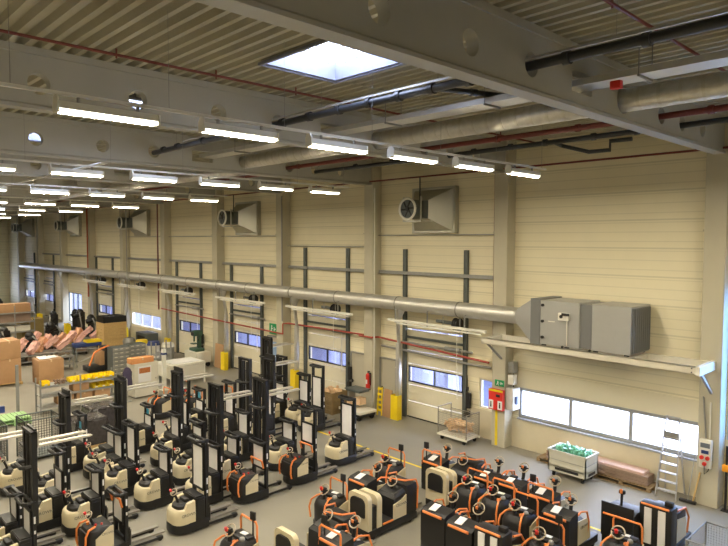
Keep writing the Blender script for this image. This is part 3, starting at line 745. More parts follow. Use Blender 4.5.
S(-18.5, 7.15, 'cream stacker with grey shield and two curved bars, beside the low-mast pair', 2.25, 'b', None, (1.05, 2.05))
S(-19.4, 7.1, 'stacker with tall raised mast left of the cream one with curved bars', 3.45, 'b', 3.05, (.9, 1.62))
S(-20.55, 7.3, 'low cream stacker behind the tall mast near the yellow-bin shelves', 1.6, 'b', None, (.95, 1.5))
S(-22.0, 9.3, 'low stacker with a blue sticker, in front of the white cabinet', 1.75, 'b', None, (.95, 1.3), 1.45)
S(-20.1, 9.45, 'tall-masted stacker between the two with blue stickers', 3.25, 'b', 2.9, (.95, 1.6))
S(-18.0, 9.2, 'cream stacker with rounded front and short mast in the middle of the group', 2.0, 'b', None, (1.0, 1.75))
S(-22.6, 11.8, 'stacker with a blue sticker high on its mast, behind the middle row', 1.85, 'b', None, (.95, 1.3), 1.55)
S(-21.1, 10.3, 'slim stacker with half-height mast right of the blue-sticker one', 2.8, 'b', None, (1.0, 1.8))
S(-18.65, 11.4, 'cream stacker with tall mast behind the tall orange-railed one', 3.7, 'b', None, (.95, 1.7))
S(-21.15, 12.35, 'stacker with white shield standing left of the tall central mast', 2.3, 'b', None, (1.0, 1.75))
S(-20.2, 13.55, 'tall stacker with raised forks pointing at the dock doors', 3.15, 'b', 2.85, (.95, 1.65))
S(-21.6, 15.2, 'stacker with squared black mast top behind the raised forks', 2.9, 'b', None, (1.0, 1.65))
S(-23.0, 15.4, 'farthest tall stacker, in front of the third dock door', 3.5, 'b', 3.05, (.95, 1.65))
S(-20.6, 15.75, 'stacker with half-height mast next to the last one of the row', 2.2, 'b', None, (1.0, 1.85))
S(-19.5, 15.6, 'last stacker of the row towards the second dock door', 2.75, 'b', None, (1.0, 2.2))
S(-19.2, 5.3, 'tall stacker with raised forks behind the bottom left ones', 3.3, 'b', 2.95, (.95, 1.6))
S(-20.95, 4.85, 'low cream stacker at the left edge beside a mesh cage', 1.5, 'b', None, (.9, 1.35))
S(-17.78, 4.75, 'dark stacker with short mast and white panel at lower left', 2.1, 'b', None, (.9, 1.5))
S(-16.75, 3.35, 'stacker cut by the lower left edge with a white panel', 1.65, 'b', None, (.95, 1.5))
S(-21.8, 6.75, 'short stacker with blue sticker near the wrapped dark loads', 1.95, 'b', None, (.9, 1.3), 1.5)
S(-18.15, 2.8, 'stacker outside the left edge, only its raised forks showing', 3.1, 'b', 2.6, (.95, 1.5))

S(-22.35, 3.7, 'stacker half cut by the left edge behind the mesh cage truck', 1.6, 'b', None, (.9, 1.4))
S(-17.05, 9.95, 'low cream stacker wedged left of the tall-masted pair in the middle', 1.6, 'b', None, (.95, 1.45))
S(-17.0, 12.2, 'low cream stacker between the two tall masts in the middle row', 1.65, 'b', None, (.95, 1.5))

# ------------------------------------------------------------------ rider trucks in the foreground
def ring_handle(mb): return mb
def steer(t, y, z, red=False, ringm=None):
    tl = MB().tube([(0, y - .05, .9), (0, y, z - .25), (0, y + .02, z - .06)], .05, 8).build('steering_column', BLACK2, t)
    P = [(.155 * math.cos(a), y + .02 + .10 * math.sin(a), z + .11 * math.sin(a)) for a in [2 * PI * k / 20 for k in range(20)]]
    MB().tube(P, .017, 6, True).build('steering_ring', ringm or RINGM, tl)
    MB().b2(-.075, .075, y - .05, y + .06, z - .06, z + .06, .02).build('ring_hub', BLACK2, tl)
    MB().b2(-.04, .03, y - .07, y - .03, z + .0, z + .075, .01).build('hub_switch', ORANGE, tl)
    MB().b2(-.16, -.055, y - .0, y + .04, z - .01, z + .02).b2(.055, .16, y, y + .04, z - .01, z + .02).build('grip_arm', BLACK2, tl)
    if red: MB().cyl((0, y - .08, z + .02), (0, y - .1, z + .1), .038, None, 10).build('stop_button', RED, tl)
    return tl
def hoop(t, pts, nm='guard_rail'): return MB().tube(pts, .026, 8).build(nm, ORANGE, t)
def post_pad(t, x, y, z):
    p = MB().cyl((x, y, z - .55), (x, y, z - .1), .02, None, 8).build('terminal_post', BLACK, t)
    MB().box((x, y, z), (.17, .05, .2), rz(R(10)), .015).build('terminal', BLACK2, p)
def paper(t, x, y, z, a=R(12)): MB().box((x, y, z), (.2, .3, .012), rx(a) @ rz(R(6)), 0).build('clipped_paper', PAPER, t, 0)

def box_truck(x, y, label, pad=True, hp=1.1):
    # tall black battery box towards the viewer, steering ring behind it
    t = empty('rider_truck', (x, y, 0), 0, label, 'rider truck', 'rider trucks in the foreground')
    MB().b2(-.4, .4, 0, 1.55, .08, .3, .03).build('chassis', BLACK, t)
    b = MB().prism([(0, .28), (.42, .28), (.42, hp + .07), (.1, hp + .02), (.0, hp - .04)], -.39, .39, 'x').build('battery_box', BLACK2, t, 20)
    MB().tube([(-.3, -.015, hp - .05), (.3, -.015, hp - .05)], .035, 8).build('edge_rail', ORANGE, b)
    paper(b, -.08, .2, hp + .06)
    MB().loft([[(-.37, .42, .3), (.37, .42, .3), (.37, .95, .3), (-.37, .95, .3)], [(-.36, .42, .95), (.36, .42, .95), (.34, .9, .85), (-.34, .9, .85)], [(-.28, .45, 1.02), (.28, .45, 1.02), (.26, .8, .95), (-.26, .8, .95)]]).build('console', BLACK, t, 20)
    for s in (-1, 1):
        c = MB().prism([(.44, .34), (1.1, .34), (1.05, .8), (.9, .92), (.44, .95)], s * .385 - .012, s * .385 + .012, 'x').build('side_cover', BEIGE, t, 0)
        if s > 0: logo(c, (.4, .78, .75))
    steer(t, .8, 1.3)
    MB().b2(-.3, -.1, .5, .68, .98, 1.06, .02).b2(.1, .28, .5, .62, .98, 1.04, .02).build('display', BLACK2, t)
    MB().box((.18, .72, .975), (.14, .1, .012), rx(-.25)).build('label_plate', PAPER, t, 0)
    MB().ball((-.22, .74, 1.0), .045).build('knob', ORANGE, t)
    hoop(t, [(.36, .95, .4), (.4, 1.0, .8), (.39, .9, 1.08), (.38, .6, 1.16), (.36, .44, 1.1)])
    hoop(t, [(-.36, .95, .4), (-.4, 1.0, .8), (-.39, .9, 1.08), (-.38, .6, 1.16), (-.36, .44, 1.1)])
    if pad:
        hoop(t, [(-.37, .02, .9), (-.37, .04, 1.3), (-.34, .06, 1.36), (.34, .06, 1.36), (.37, .04, 1.3), (.37, .02, .6)], 'front_hoop')
        post_pad(t, -.27, .1, 1.5)
    for s in (-1, 1):
        f = MB().b2(s * .19 - .075, s * .19 + .075, 1.0, 1.75, .1, .15, .01).build('fork', FORK, t, 0)
    wb = MB()
    for s in (-1, 1): wb.cyl((s * .33 - .05, .25, .1), (s * .33 + .05, .25, .1), .1, None, 14).cyl((s * .33 - .05, 1.3, .09), (s * .33 + .05, 1.3, .09), .09, None, 14)
    wb.build('wheels', RUBBER, t)
    return t
def shell_poly(w, h, z0, n=8):
    r = .16
    p = [(-w, z0)] + [(w, z0)] + [(w - r + r * math.cos(a), h - r + r * math.sin(a)) for a in [PI / 2 * k / n for k in range(n + 1)]] + [(-w + r + r * math.cos(a), h - r + r * math.sin(a)) for a in [PI / 2 + PI / 2 * k / n for k in range(n + 1)]]
    return p
def centre_rider(x, y, label, second=True, pad=True):
    # cream backrest shell with a black pad, platform, power unit, forks
    t = empty('rider_truck', (x, y, 0), 0, label, 'rider truck', 'rider trucks in the foreground')
    MB().b2(-.4, .4, 0, 1.95, .08, .28, .03).build('chassis', BLACK, t)
    s1 = MB().prism(shell_poly(.39, 1.22, .28), 0, .14, 'y').build('backrest_shell', BEIGE, t, 30)
    MB().prism(shell_poly(.27, 1.12, .62), -.05, .0, 'y').build('backrest_pad', BLACK2, s1, 30)
    if second: MB().prism(shell_poly(.39, 1.16, .28), .34, .52, 'y').build('inner_shell', BEIGE, t, 30)
    MB().b2(-.36, .36, .14, .34, .28, .9).b2(-.36, .36, .52, 1.0, .28, .33).build('platform', BLACK2, t, 0)
    MB().b2(.37, .41, .56, .95, .3, .34).build('step_edge', ORANGE, t, 0)
    MB().loft([[(-.36, 1.0, .3), (.36, 1.0, .3), (.36, 1.5, .3), (-.36, 1.5, .3)], [(-.36, 1.02, .85), (.36, 1.02, .85), (.36, 1.5, .95), (-.36, 1.5, .95)], [(-.28, 1.1, .95), (.28, 1.1, .95), (.28, 1.45, 1.06), (-.28, 1.45, 1.06)]]).build('console', BLACK, t, 20)
    for s in (-1, 1):
        c = MB().prism([(.98, .3), (1.5, .3), (1.5, .88), (1.3, .78), (.98, .72)], s * .375 - .015, s * .375 + .015, 'x').build('side_cover', BEIGE, t, 0)
        if s > 0: logo(c, (.393, 1.3, .66))
    MB().b2(-.39, .39, 1.5, 1.95, .28, 1.12, .04).build('battery_box', BLACK2, t)
    hoop(t, [(.38, 1.95, .35), (.4, 1.97, 1.0), (.38, 1.9, 1.2), (.34, 1.5, 1.26), (-.1, 1.35, 1.24)])
    hoop(t, [(-.38, 1.95, .35), (-.4, 1.97, 1.0), (-.38, 1.9, 1.2), (-.34, 1.55, 1.26)])
    steer(t, 1.3, 1.2)
    for s in (-1, 1): MB().b2(s * .2 - .085, s * .2 + .085, 1.95, 2.75, .09, .15, .01).build('fork', FORK, t, 0)
    wb = MB()
    for s in (-1, 1): wb.cyl((s * .33 - .05, .2, .1), (s * .33 + .05, .2, .1), .1, None, 14).cyl((s * .3 - .05, 1.7, .09), (s * .3 + .05, 1.7, .09), .09, None, 14)
    wb.build('wheels', RUBBER, t)
    return t
def stand_truck(x, y, label, pad=True, fork=.45):
    # black stand-up pallet truck with orange hoops and red-button tiller
    t = empty('pallet_truck', (x, y, 0), 0, label, 'pallet truck', 'stand-up pallet trucks in the foreground')
    MB().loft([foot(.4, 0, .78, .06), foot(.41, -.02, .78, .28), foot(.4, 0, .78, .3)]).build('base', BLACK, t)
    MB().loft([foot(.38, .02, .75, .3), foot(.385, .01, .75, .72), foot(.36, .06, .75, .84), foot(.28, .14, .72, .93)]).build('body_shell', BLACK2, t)
    for s in (-1, 1):
        MB().prism([(.3, .33), (.75, .33), (.75, .85), (.3, .7)], s * .385 - .012, s * .385 + .012, 'x').build('side_cover', BEIGE, t, 0)
        hoop(t, [(s * .3, -.03, .4), (s * .31, -.06, .7), (s * .3, .0, .88), (s * .24, .16, .97), (s * .2, .3, .98)], 'grab_rail')
    MB().b2(-.3, .3, .5, .72, .86, .98, .03).b2(-.12, .16, .36, .48, .9, 1.0, .02).build('console', BLACK, t)
    MB().box((.02, .6, .99), (.2, .12, .01), rz(.15)).build('label_plate', PAPER, t, 0)
    MB().ball((.2, .42, .95), .075).build('grey_cap', GREYM, t)
    kb = MB()
    for xx, yy in ((-.2, .35), (.18, .22)): kb.ball((xx, yy, .96), .05)
    kb.build('knob', ORANGE, t)
    hoop(t, [(-.34, .74, .6), (-.35, .74, 1.22), (-.3, .74, 1.3), (.3, .74, 1.3), (.35, .74, 1.22), (.35, .74, .6)], 'rear_hoop')
    steer(t, .2, 1.18, True)
    if pad: post_pad(t, .24, .7, 1.45)
    for s in (-1, 1): MB().b2(s * .2 - .08, s * .2 + .08, .78, .78 + fork, .1, .15, .01).build('fork', FORK, t, 0)
    wb = MB().cyl((-.05, .3, .1), (.05, .3, .1), .1, None, 14)
    for s in (-1, 1): wb.cyl((s * .2 - .04, .72 + fork, .08), (s * .2 + .04, .72 + fork, .08), .07, None, 12)
    wb.build('wheels', RUBBER, t)
    return t
box_truck(-9.85, 11.85, 'black-boxed rider truck with clipped paper in the centre of the foreground cluster', False, 1.12)
box_truck(-8.95, 11.75, 'black-boxed rider truck right of the central one, pale strips beside it', False, 1.1)
box_truck(-8.55, 14.8, 'black-boxed rider truck with a hoop and black terminal, before the green-filled grey bin', True, 1.1)
box_truck(-7.62, 13.95, 'black-boxed rider truck with clipped paper, nearest on the right without a hoop', False, 1.14)
box_truck(-12.34, 14.75, 'black-boxed rider truck with hoop and terminal nearest the mesh trolley', True, 1.05)
box_truck(-12.7, 11.9, 'rider truck with orange top edge and paper behind the cream backrest', False, 1.12)
centre_rider(-11.45, 8.4, 'cream-backed rider truck with a white steering ring at the bottom of the photo', False)
box_truck(-10.55, 9.0, 'rider truck with orange hoop and terminal at the bottom beside the cream-backed one', True, 1.12)
box_truck(-10.5, 14.95, 'black rider truck with steering ring, left of a pair facing the bin', False, 1.0)
box_truck(-9.7, 15.05, 'black rider truck with steering ring, right of a pair facing the bin', False, 1.0)
centre_rider(-11.85, 11.15, 'cream-backed rider truck with black pad, largest in the foreground')
centre_rider(-11.48, 13.95, 'cream-backed rider truck behind the largest one, near the floor line', True)
stand_truck(-12.75, 10.5, 'stand-up truck with red button and black terminal beside the largest cream-backed truck')
stand_truck(-13.35, 13.5, 'stand-up truck with orange knobs nearest the lone cream stacker')
stand_truck(-12.45, 7.35, 'stand-up truck cut by the bottom edge with a terminal post')
stand_truck(-10.5, 13.93, 'stand-up truck first in the row of red buttons', False, .2)
stand_truck(-9.55, 13.83, 'stand-up truck second in the row of red buttons', False, .2)
stand_truck(-8.6, 13.45, 'stand-up truck third in the row of red buttons', False, .2)
stand_truck(-7.35, 12.5, 'stand-up truck with terminal nearest the bottom edge right of centre', True, .4)
stand_truck(-6.1, 13.9, 'stand-up truck at the bottom edge in front of the black low tug', False, .6)
# black low truck with an upright tiller, and the one with two pale strips
t = empty('pallet_truck', (-6.75, 15.55, 0), 0, 'low black truck with upright tiller on the open floor at right', 'pallet truck')
MB().b2(-.42, .42, 0, 1.0, .06, .75, .04).build('chassis', BLACK2, t)
MB().prism([(0, .7), (.95, .7), (.9, .95), (.3, 1.02), (.05, .98)], -.4, .4, 'x').build('hood', BLACK, t, 20)
MB().b2(-.42, .42, -.03, .02, .3, 1.2, .01).build('front_plate', BLACK, t)
MB().tube([(-.1, .45, .98), (-.1, .48, 1.2), (-.08, .45, 1.38)], .035, 8).b2(-.16, -.0, .4, .5, 1.34, 1.44, .02).build('tiller', BLACK2, t)
MB().b2(-.12, -.05, .38, .42, 1.36, 1.48, .01).build('tiller_grip', ORANGE, t)
paper(t, -.2, .2, 1.02)
MB().tube([(-.35, -.05, .9), (.35, -.05, .9)], .03, 8).build('edge_rail', ORANGE, t)
wb = MB()
for s in (-1, 1):
    for yy in (.2, .8): wb.cyl((s * .33 - .05, yy, .1), (s * .33 + .05, yy, .1), .1, None, 14)
wb.build('wheels', RUBBER, t)
def strip_truck(x, y, label, L=1.5):
    t = empty('rider_truck', (x, y, 0), 0, label, 'rider truck', 'rider trucks in the foreground')
    MB().b2(-.4, .4, 0, L, .06, .3, .03).build('chassis', BLACK, t)
    MB().b2(-.4, .4, .02, .42, .28, 1.3, .03).build('battery_box', BLACK2, t)
    for s in (-1, 1): MB().b2(s * .17 - .09, s * .17 + .09, -.01, .02, .3, 1.22).build('front_strip', SHIELD, t, 0)
    MB().tube([(-.34, .0, 1.3), (.34, .0, 1.3)], .03, 8).build('edge_rail', ORANGE, t)
    MB().b2(-.36, .36, .42, L - .35, .28, 1.05, .04).build('console', BLACK, t)
    MB().b2(.15, .35, .2, .34, 1.3, 1.42, .02).build('terminal', BLACK2, t)
    hoop(t, [(.39, L - .35, .4), (.41, L - .3, .8), (.39, L - .5, 1.1), (.37, .5, 1.15)])
    MB().prism([(.44, .34), (L - .4, .34), (L - .45, .85), (.44, .95)], .375, .395, 'x').build('side_cover', BEIGE, t, 0)
    wb = MB()
    for s in (-1, 1):
        for yy in (.2, L - .2): wb.cyl((s * .33 - .05, yy, .1), (s * .33 + .05, yy, .1), .1, None, 14)
    wb.build('wheels', RUBBER, t)
strip_truck(-5.95, 15.9, 'rider truck with two pale vertical strips on its black front at right')
strip_truck(-8.08, 11.7, 'rider truck with two pale front strips in the middle of the cluster', 1.3)
# ------------------------------------------------------------------ things along the wall
# yellow floor line
tag(MB().b2(-24.5, -6.2, 16.25, 16.35, 0, .004).build('floor_line', YELLOW, None, 0), 'thin yellow line painted along the floor', 'floor line', None, 'structure')
# mesh trolley with crumpled paper
def mesh_box(mb, x0, x1, y0, y1, z0, z1, p=.07, r=.004):
    n = int((x1 - x0) / p)
    for k in range(n + 1):
        x = x0 + (x1 - x0) * k / n
        for y in (y0, y1): mb.cyl((x, y, z0), (x, y, z1), r, None, 4, False)
    n = int((y1 - y0) / p)
    for k in range(n + 1):
        y = y0 + (y1 - y0) * k / n
        for x in (x0, x1): mb.cyl((x, y, z0), (x, y, z1), r, None, 4, False)
    n = int((z1 - z0) / p)
    for k in range(n + 1):
        z = z0 + (z1 - z0) * k / n
        for y in (y0, y1): mb.cyl((x0, y, z), (x1, y, z), r, None, 4, False)
        for x in (x0, x1): mb.cyl((x, y0, z), (x, y1, z), r, None, 4, False)
def crumple(x0, x1, y0, y1, z0, z1, n, r):
    mb = MB()
    for k in range(n):
        c = Vector((random.uniform(x0, x1), random.uniform(y0, y1), random.uniform(z0, z1)))
        q = bmesh.ops.create_icosphere(mb.bm, subdivisions=1, radius=r * random.uniform(.6, 1.1))
        for v in q['verts']: v.co = v.co * random.uniform(.6, 1.35)
        bmesh.ops.transform(mb.bm, matrix=Matrix.Translation(c) @ Matrix.Rotation(random.uniform(0, 6), 4, Vector((random.random(), random.random(), 1))) @ Matrix.Diagonal((1.4, .8, .7, 1)), verts=q['verts'])
    return mb
t = empty('mesh_trolley', (-15.05, 19.68, 0), 0, 'wire mesh trolley filled with crumpled tan paper in front of the first dock door', 'trolley')
MB().b2(-.7, .7, -.42, .42, .2, .27).b2(-.74, .74, -.45, -.4, .17, .25).b2(-.74, .74, .4, .45, .17, .25).build('deck', WHITE, t, 0)
fr = MB()
for sx in (-1, 1):
    for sy in (-1, 1): fr.cyl((sx * .7, sy * .42, .25), (sx * .7, sy * .42, 1.3 if sx < 0 else 1.2), .022, None, 8)
    fr.cyl((sx * .7, -.42, 1.3 if sx < 0 else 1.2), (sx * .7, .42, 1.3 if sx < 0 else 1.2), .022, None, 8)
for sy in (-1, 1): fr.cyl((-.7, sy * .42, 1.1), (.7, sy * .42, 1.1), .016, None, 8)
fr.build('frame', MESHW, t)
mb = MB(); mesh_box(mb, -.69, .69, -.42, .42, .27, 1.1); mb.build('wire_panel', MESHW, t)
cs = MB()
for sx in (-1, 1):
    for sy in (-1, 1): cs.cyl((sx * .55 - .025, sy * .34, .09), (sx * .55 + .025, sy * .34, .09), .09, None, 14).b2(sx * .55 - .04, sx * .55 + .04, sy * .34 - .03, sy * .34 + .03, .1, .2)
cs.build('casters', RUBBER, t)
tag(crumple(-15.6, -14.5, 19.4, 19.95, .42, .78, 150, .1).build('crumpled_paper', TAN, None, 0), 'crumpled tan packing paper heaped in the mesh trolley', 'packing paper', None, 'stuff')

# grey bin with green film
t = empty('wheeled_bin', (-9.98, 19.38, 0), 0, 'light grey open bin on casters in front of the flat cardboard stack', 'bin')
w, d = .68, .42
b = MB().b2(-w, w, -d, -d + .04, .2, .92).b2(-w, w, d - .04, d, .2, .92).b2(-w, -w + .04, -d, d, .2, .92).b2(w - .04, w, -d, d, .2, .92).b2(-w, w, -d, d, .36, .4)
b.b2(-w - .03, w + .03, -d - .03, -d, .86, .93).b2(-w - .03, w + .03, d, d + .03, .86, .93).b2(-w - .03, -w, -d, d, .86, .93).b2(w, w + .03, -d, d, .86, .93)
b.build('tub', mat('bin_grey', (196, 194, 178), .5, noise=.04), t, 0)
MB().b2(-.42, .42, -d - .004, -d + .01, .26, .35).b2(w - .01, w + .004, -.24, .24, .24, .33).build('fork_slot', BLACK, t, 0)
MB().b2(-w - .01, w + .01, -d - .012, -d, .6, .615).b2(w, w + .012, -d, d, .6, .615).build('seam', GREYM, t, 0)
cs = MB()
for sx in (-1, 1):
    for sy in (-1, 1): cs.cyl((sx * .52 - .025, sy * .3, .08), (sx * .52 + .025, sy * .3, .08), .08, None, 14).b2(sx * .52 - .04, sx * .52 + .04, sy * .3 - .03, sy * .3 + .03, .1, .2)
cs.build('casters', RUBBER, t)
tag(crumple(-10.5, -9.45, 19.1, 19.66, .74, .98, 70, .12).build('green_film', FOIL, None, 0), 'crumpled green plastic film heaped in the grey bin', 'plastic film', None, 'stuff')

def pallet(x, y, L, W, label, m=WOOD, rot=0., z=0., grp='wooden pallets'):
    t = empty('pallet', (x, y, z), rot, label, 'pallet', grp)
    tb = MB(); n = 7
    for k in range(n): tb.b2(-L / 2, L / 2, -W / 2 + k * W / n + .01, -W / 2 + (k + 1) * W / n - .015, .12, .145)
    for q in (-1, 0, 1): tb.b2(q * (L / 2 - .06) - .05, q * (L / 2 - .06) + .05, -W / 2, W / 2, .098, .12)
    tb.build('deck_boards', m, t, 0)
    bb = MB()
    for q in (-1, 0, 1):
        for r in (-1, 0, 1): bb.b2(q * (L / 2 - .07) - .07, q * (L / 2 - .07) + .07, r * (W / 2 - .05) - .05, r * (W / 2 - .05) + .05, .022, .098)
        bb.b2(-L / 2, L / 2, q * (W / 2 - .05) - .05, q * (W / 2 - .05) + .05, 0, .022)
    bb.build('blocks', m, t, 0)
    return t
pallet(-11.05, 20.25, 1.2, .7, 'wooden pallet under the left end of the flat cardboard stack', mat('grey_wood', (140, 118, 86), .8, noise=.2))
pallet(-8.55, 20.25, 1.9, .7, 'wooden pallet under the right end of the flat cardboard stack', MATS['grey_wood'])
for k in range(4):
    x0, x1 = (-11.35, -7.75) if k < 3 else (-11.3, -7.9)
    o = MB().b2(x0, x1, 20.0 + .02 * k, 20.55, 0, .095, .008).build('flat_carton', CARD2 if k < 3 else CARDP); o.location = (0, 0, .146 + k * .096)
    tag(o, 'long flat folded carton beside the bin, %s' % ['at the bottom of the stack', 'second from the bottom of the stack', 'third from the bottom of the stack', 'pale one on top of the stack'][k], 'carton', 'stacked flat cartons')

# step ladder
t = empty('step_ladder', (-7.12, 20.2, 0), 0, 'tall aluminium step ladder standing under the strip windows', 'ladder')
ALU = mat('aluminium', (196, 196, 198), .35, .6, noise=.05)
for s in (-1, 1):
    MB().bar((s * .3, -.35, 0), (s * .19, .12, 2.5), .035, .075).build('rail', ALU, t, 0)
    MB().bar((s * .3, .42, 0), (s * .2, .15, 1.9), .03, .04).build('rear_leg', ALU, t, 0)
for k in range(7):
    f = (k + 1) * .25 / 2.5 * 1.02; z = .03 + k * .27 + .2
    yy = -.35 + .47 * z / 2.5; ww = .3 - .11 * z / 2.5
    MB().b2(-ww, ww, yy - .05, yy + .1, z - .015, z + .015).build('step', ALU, t, 0)
MB().b2(-.2, .2, .02, .1, 2.46, 2.5).build('top_bar', ALU, t, 0)
MB().b2(-.19, .19, -.02, .02, 1.8, 2.02).build('tool_tray', GREYM, t, 0)
# broom, stick, sweepings tray
t = empty('broom', (-6.52, 19.98, 0), 0, 'broom with a long thin handle leaning beside the ladder', 'broom')
MB().cyl((0, 0, .1), (-.0, .6, 1.55), .013, None, 8).build('handle', GREYM, t)
MB().b2(-.24, .24, -.06, .06, .02, .1, .01).build('brush_head', BLACK2, t)
o = MB().b2(-.02, .02, -.03, .03, 0, 1.0).build('wooden_board', WOOD, None, 0); o.location = (-6.4, 20.02, .0); o.rotation_euler = (R(-6), R(9), 0)
o.location.z = .01
tag(o, 'short pale wooden board leaning against the wall right of the broom', 'slat')

# red fire point on the pillar
t = empty('fire_alarm_panel', (-13.5, 20.12, 1.9), 0, 'red box with white pictograms on the pillar right of the first dock door', 'fire box')
MB().b2(-.32, .32, -.16, 0, -.42, .38, .01).build('cabinet', REDB, t, 0)
MB().b2(-.32, .32, -.165, -.16, .3, .38).build('yellow_strip', YELLOW, t, 0)
for s, z in ((-.2, -.2), (.2, -.2)):
    p = MB().b2(s - .1, s + .1, -.168, -.16, z - .18, z + .16).build('pictogram', PAPER, t, 0)
    MB().cyl((s, -.172, z + .06), (s, -.168, z + .06), .035, None, 10).b2(s - .03, s + .03, -.172, -.168, z - .12, z + .02).build('symbol', BLACK, p)
MB().b2(.02, .2, -.168, -.16, .1, .2).build('symbol_plate', BLACK2, t, 0)
t = empty('electrical_cabinet', (-13.02, 20.42, 1.95), 0, 'pale grey cabinet on the pillar side right of the red box', 'cabinet')
MB().b2(-.16, .16, -.24, .24, -.42, .42, .01).build('housing', mat('pale_grey_paint', (205, 205, 200), .5), t, 0)
MB().b2(.16, .24, -.1, .05, -.2, .1, .01).build('socket', mat('blue_socket', (110, 130, 190), .5), t)
t = empty('switch_box', (-13.02, 20.4, 3.0), 0, 'two small grey switch boxes with a cable above the pale cabinet', 'switch box')
MB().b2(-.12, .12, -.16, .16, -.05, .38, .01).build('upper_box', GREYM, t); MB().b2(-.12, .12, -.16, .1, -.5, -.12, .01).build('lower_box', WHITE, t)
MB().tube([(.0, 0, -.05), (.05, .05, -.3), (.0, .05, -.5), (0, .05, -.62)], .02, 6).build('cable', BLACK2, t)
def exit_sign(loc, w, h, label):
    t = empty('exit_sign', loc, 0, label, 'exit sign', 'green exit signs')
    MB().b2(-w, w, -.04, 0, -h, h).build('panel', GREEN, t, 0)
    m = MB().cyl((-w * .3, -.045, h * .5), (-w * .3, -.04, h * .5), h * .2, None, 8).bar((-w * .3, -.043, h * .3), (-w * .4, -.043, -h * .2), .004, h * .3).bar((-w * .4, -.043, -h * .2), (-w * .7, -.043, -h * .6), .004, h * .2).bar((-w * .4, -.043, -h * .2), (-w * .1, -.043, -h * .7), .004, h * .2).bar((-w * .3, -.043, h * .2), (0, -.043, 0), .004, h * .18)
    m.b2(w * .3, w * .85, -.045, -.04, -h * .12, h * .12).b2(w * .3, w * .5, -.045, -.04, -h * .4, h * .4)
    m.build('pictogram', PAPER, t, 0)
exit_sign((-13.42, 20.12, 2.52), .2, .12, 'small green exit sign above the red box on the pillar')
exit_sign((-28.95, 20.55, 2.95), .34, .3, 'green exit sign over the glazed door between the second and third dock doors')
tag(MB().b2(-13.62, -13.52, 20.13, 20.149, .05, 1.46).build('warning_stripe', YELLOW, None, 0), 'vertical yellow stripe on the pillar under the red box', 'stripe')
# socket box on the right pillar
t = empty('socket_box', (-6.08, 20.1, 1.65), 0, 'white power socket box on the right-hand pillar', 'socket box')
MB().b2(-.17, .17, -.12, .04, -.45, .42, .03).build('housing', WHITE, t)
MB().b2(-.13, .13, -.13, -.12, .18, .32).build('cover', mat('socket_cover', (110, 118, 130), .3), t, 0)
MB().b2(-.1, .1, -.14, -.12, .0, .1).build('switch_strip', BLUEP, t, 0)
sb = MB()
for xx, zz in ((-.08, -.12), (.08, -.12), (0, -.3)): sb.cyl((xx, -.18, zz), (xx, -.12, zz), .06, None, 12)
sb.build('socket', REDB, t)
MB().tube([(0, -.16, -.34), (.02, -.2, -.6), (.1, -.14, -.5), (.15, -.05, -.3)], .012, 6).build('cable', BLACK2, t)
t = empty('barrier_post', (-5.55, 20.2, 0), 0, 'black post with an orange box beside the right-hand pillar', 'post')
MB().cyl((0, 0, 0), (0, 0, 1.95), .035, None, 10).b2(-.1, .1, -.1, .1, 0, .03).build('post', BLACK2, t)
MB().b2(-.1, .1, -.1, .08, 1.2, 1.4, .02).build('sensor_box', mat('signal_orange', (240, 160, 30), .5), t)
# mesh cage at the right bottom corner
t = empty('mesh_cage', (-4.3, 16.0, 0), 0, 'open wire mesh cage at the bottom right corner', 'cage')
mb = MB(); mesh_box(mb, -.7, .9, -.68, .68, .15, .98, .06); mb.build('wire_panel', MESHW, t)
fr = MB()
for z in (.15, .98): fr.tube([(-.7, -.68, z), (.9, -.68, z), (.9, .68, z), (-.7, .68, z)], .022, 6, True)
for sx in (-.7, .9):
    for sy in (-.68, .68): fr.cyl((sx, sy, 0), (sx, sy, 1.0), .025, None, 8)
fr.build('frame', GREYM, t)
MB().b2(-.7, .9, -.68, .68, .12, .15).build('floor_plate', DKGREY, t, 0)
for k, (xx, yy) in enumerate(((-4.5, 15.7), (-3.9, 15.8), (-4.3, 16.3))):
    o = MB().b2(-.22, .22, -.16, .16, 0, .3, .01).build('wood_block', WOOD); o.location = (xx, yy, .155); o.rotation_euler = (0, 0, .4 * k)
    tag(o, 'pale wooden block in the corner cage, %s' % ('nearest the front', 'right one', 'rear one')[k], 'block', 'blocks in the corner cage')
# fire extinguisher
t = empty('fire_extinguisher', (-20.6, 20.0, 1.1), 0, 'red fire extinguisher hanging on the pillar between the first two dock doors', 'fire extinguisher')
MB().cyl((0, 0, 0), (0, 0, .62), .11, None, 16).cyl((0, 0, .62), (0, 0, .7), .11, .04, 16).build('cylinder', REDB, t)
MB().cyl((0, 0, .7), (0, 0, .78), .03, None, 8).b2(-.02, .12, -.02, .02, .76, .8).tube([(.03, 0, .74), (.14, -.02, .6), (.13, -.04, .2)], .016, 6).build('valve', BLACK2, t)
MB().b2(-.05, .05, -.114, -.09, .2, .4).build('label_plate', PAPER, t, 0)
MB().b2(-.06, .06, .1, .16, .1, .7).build('wall_bracket', BLACK, t)
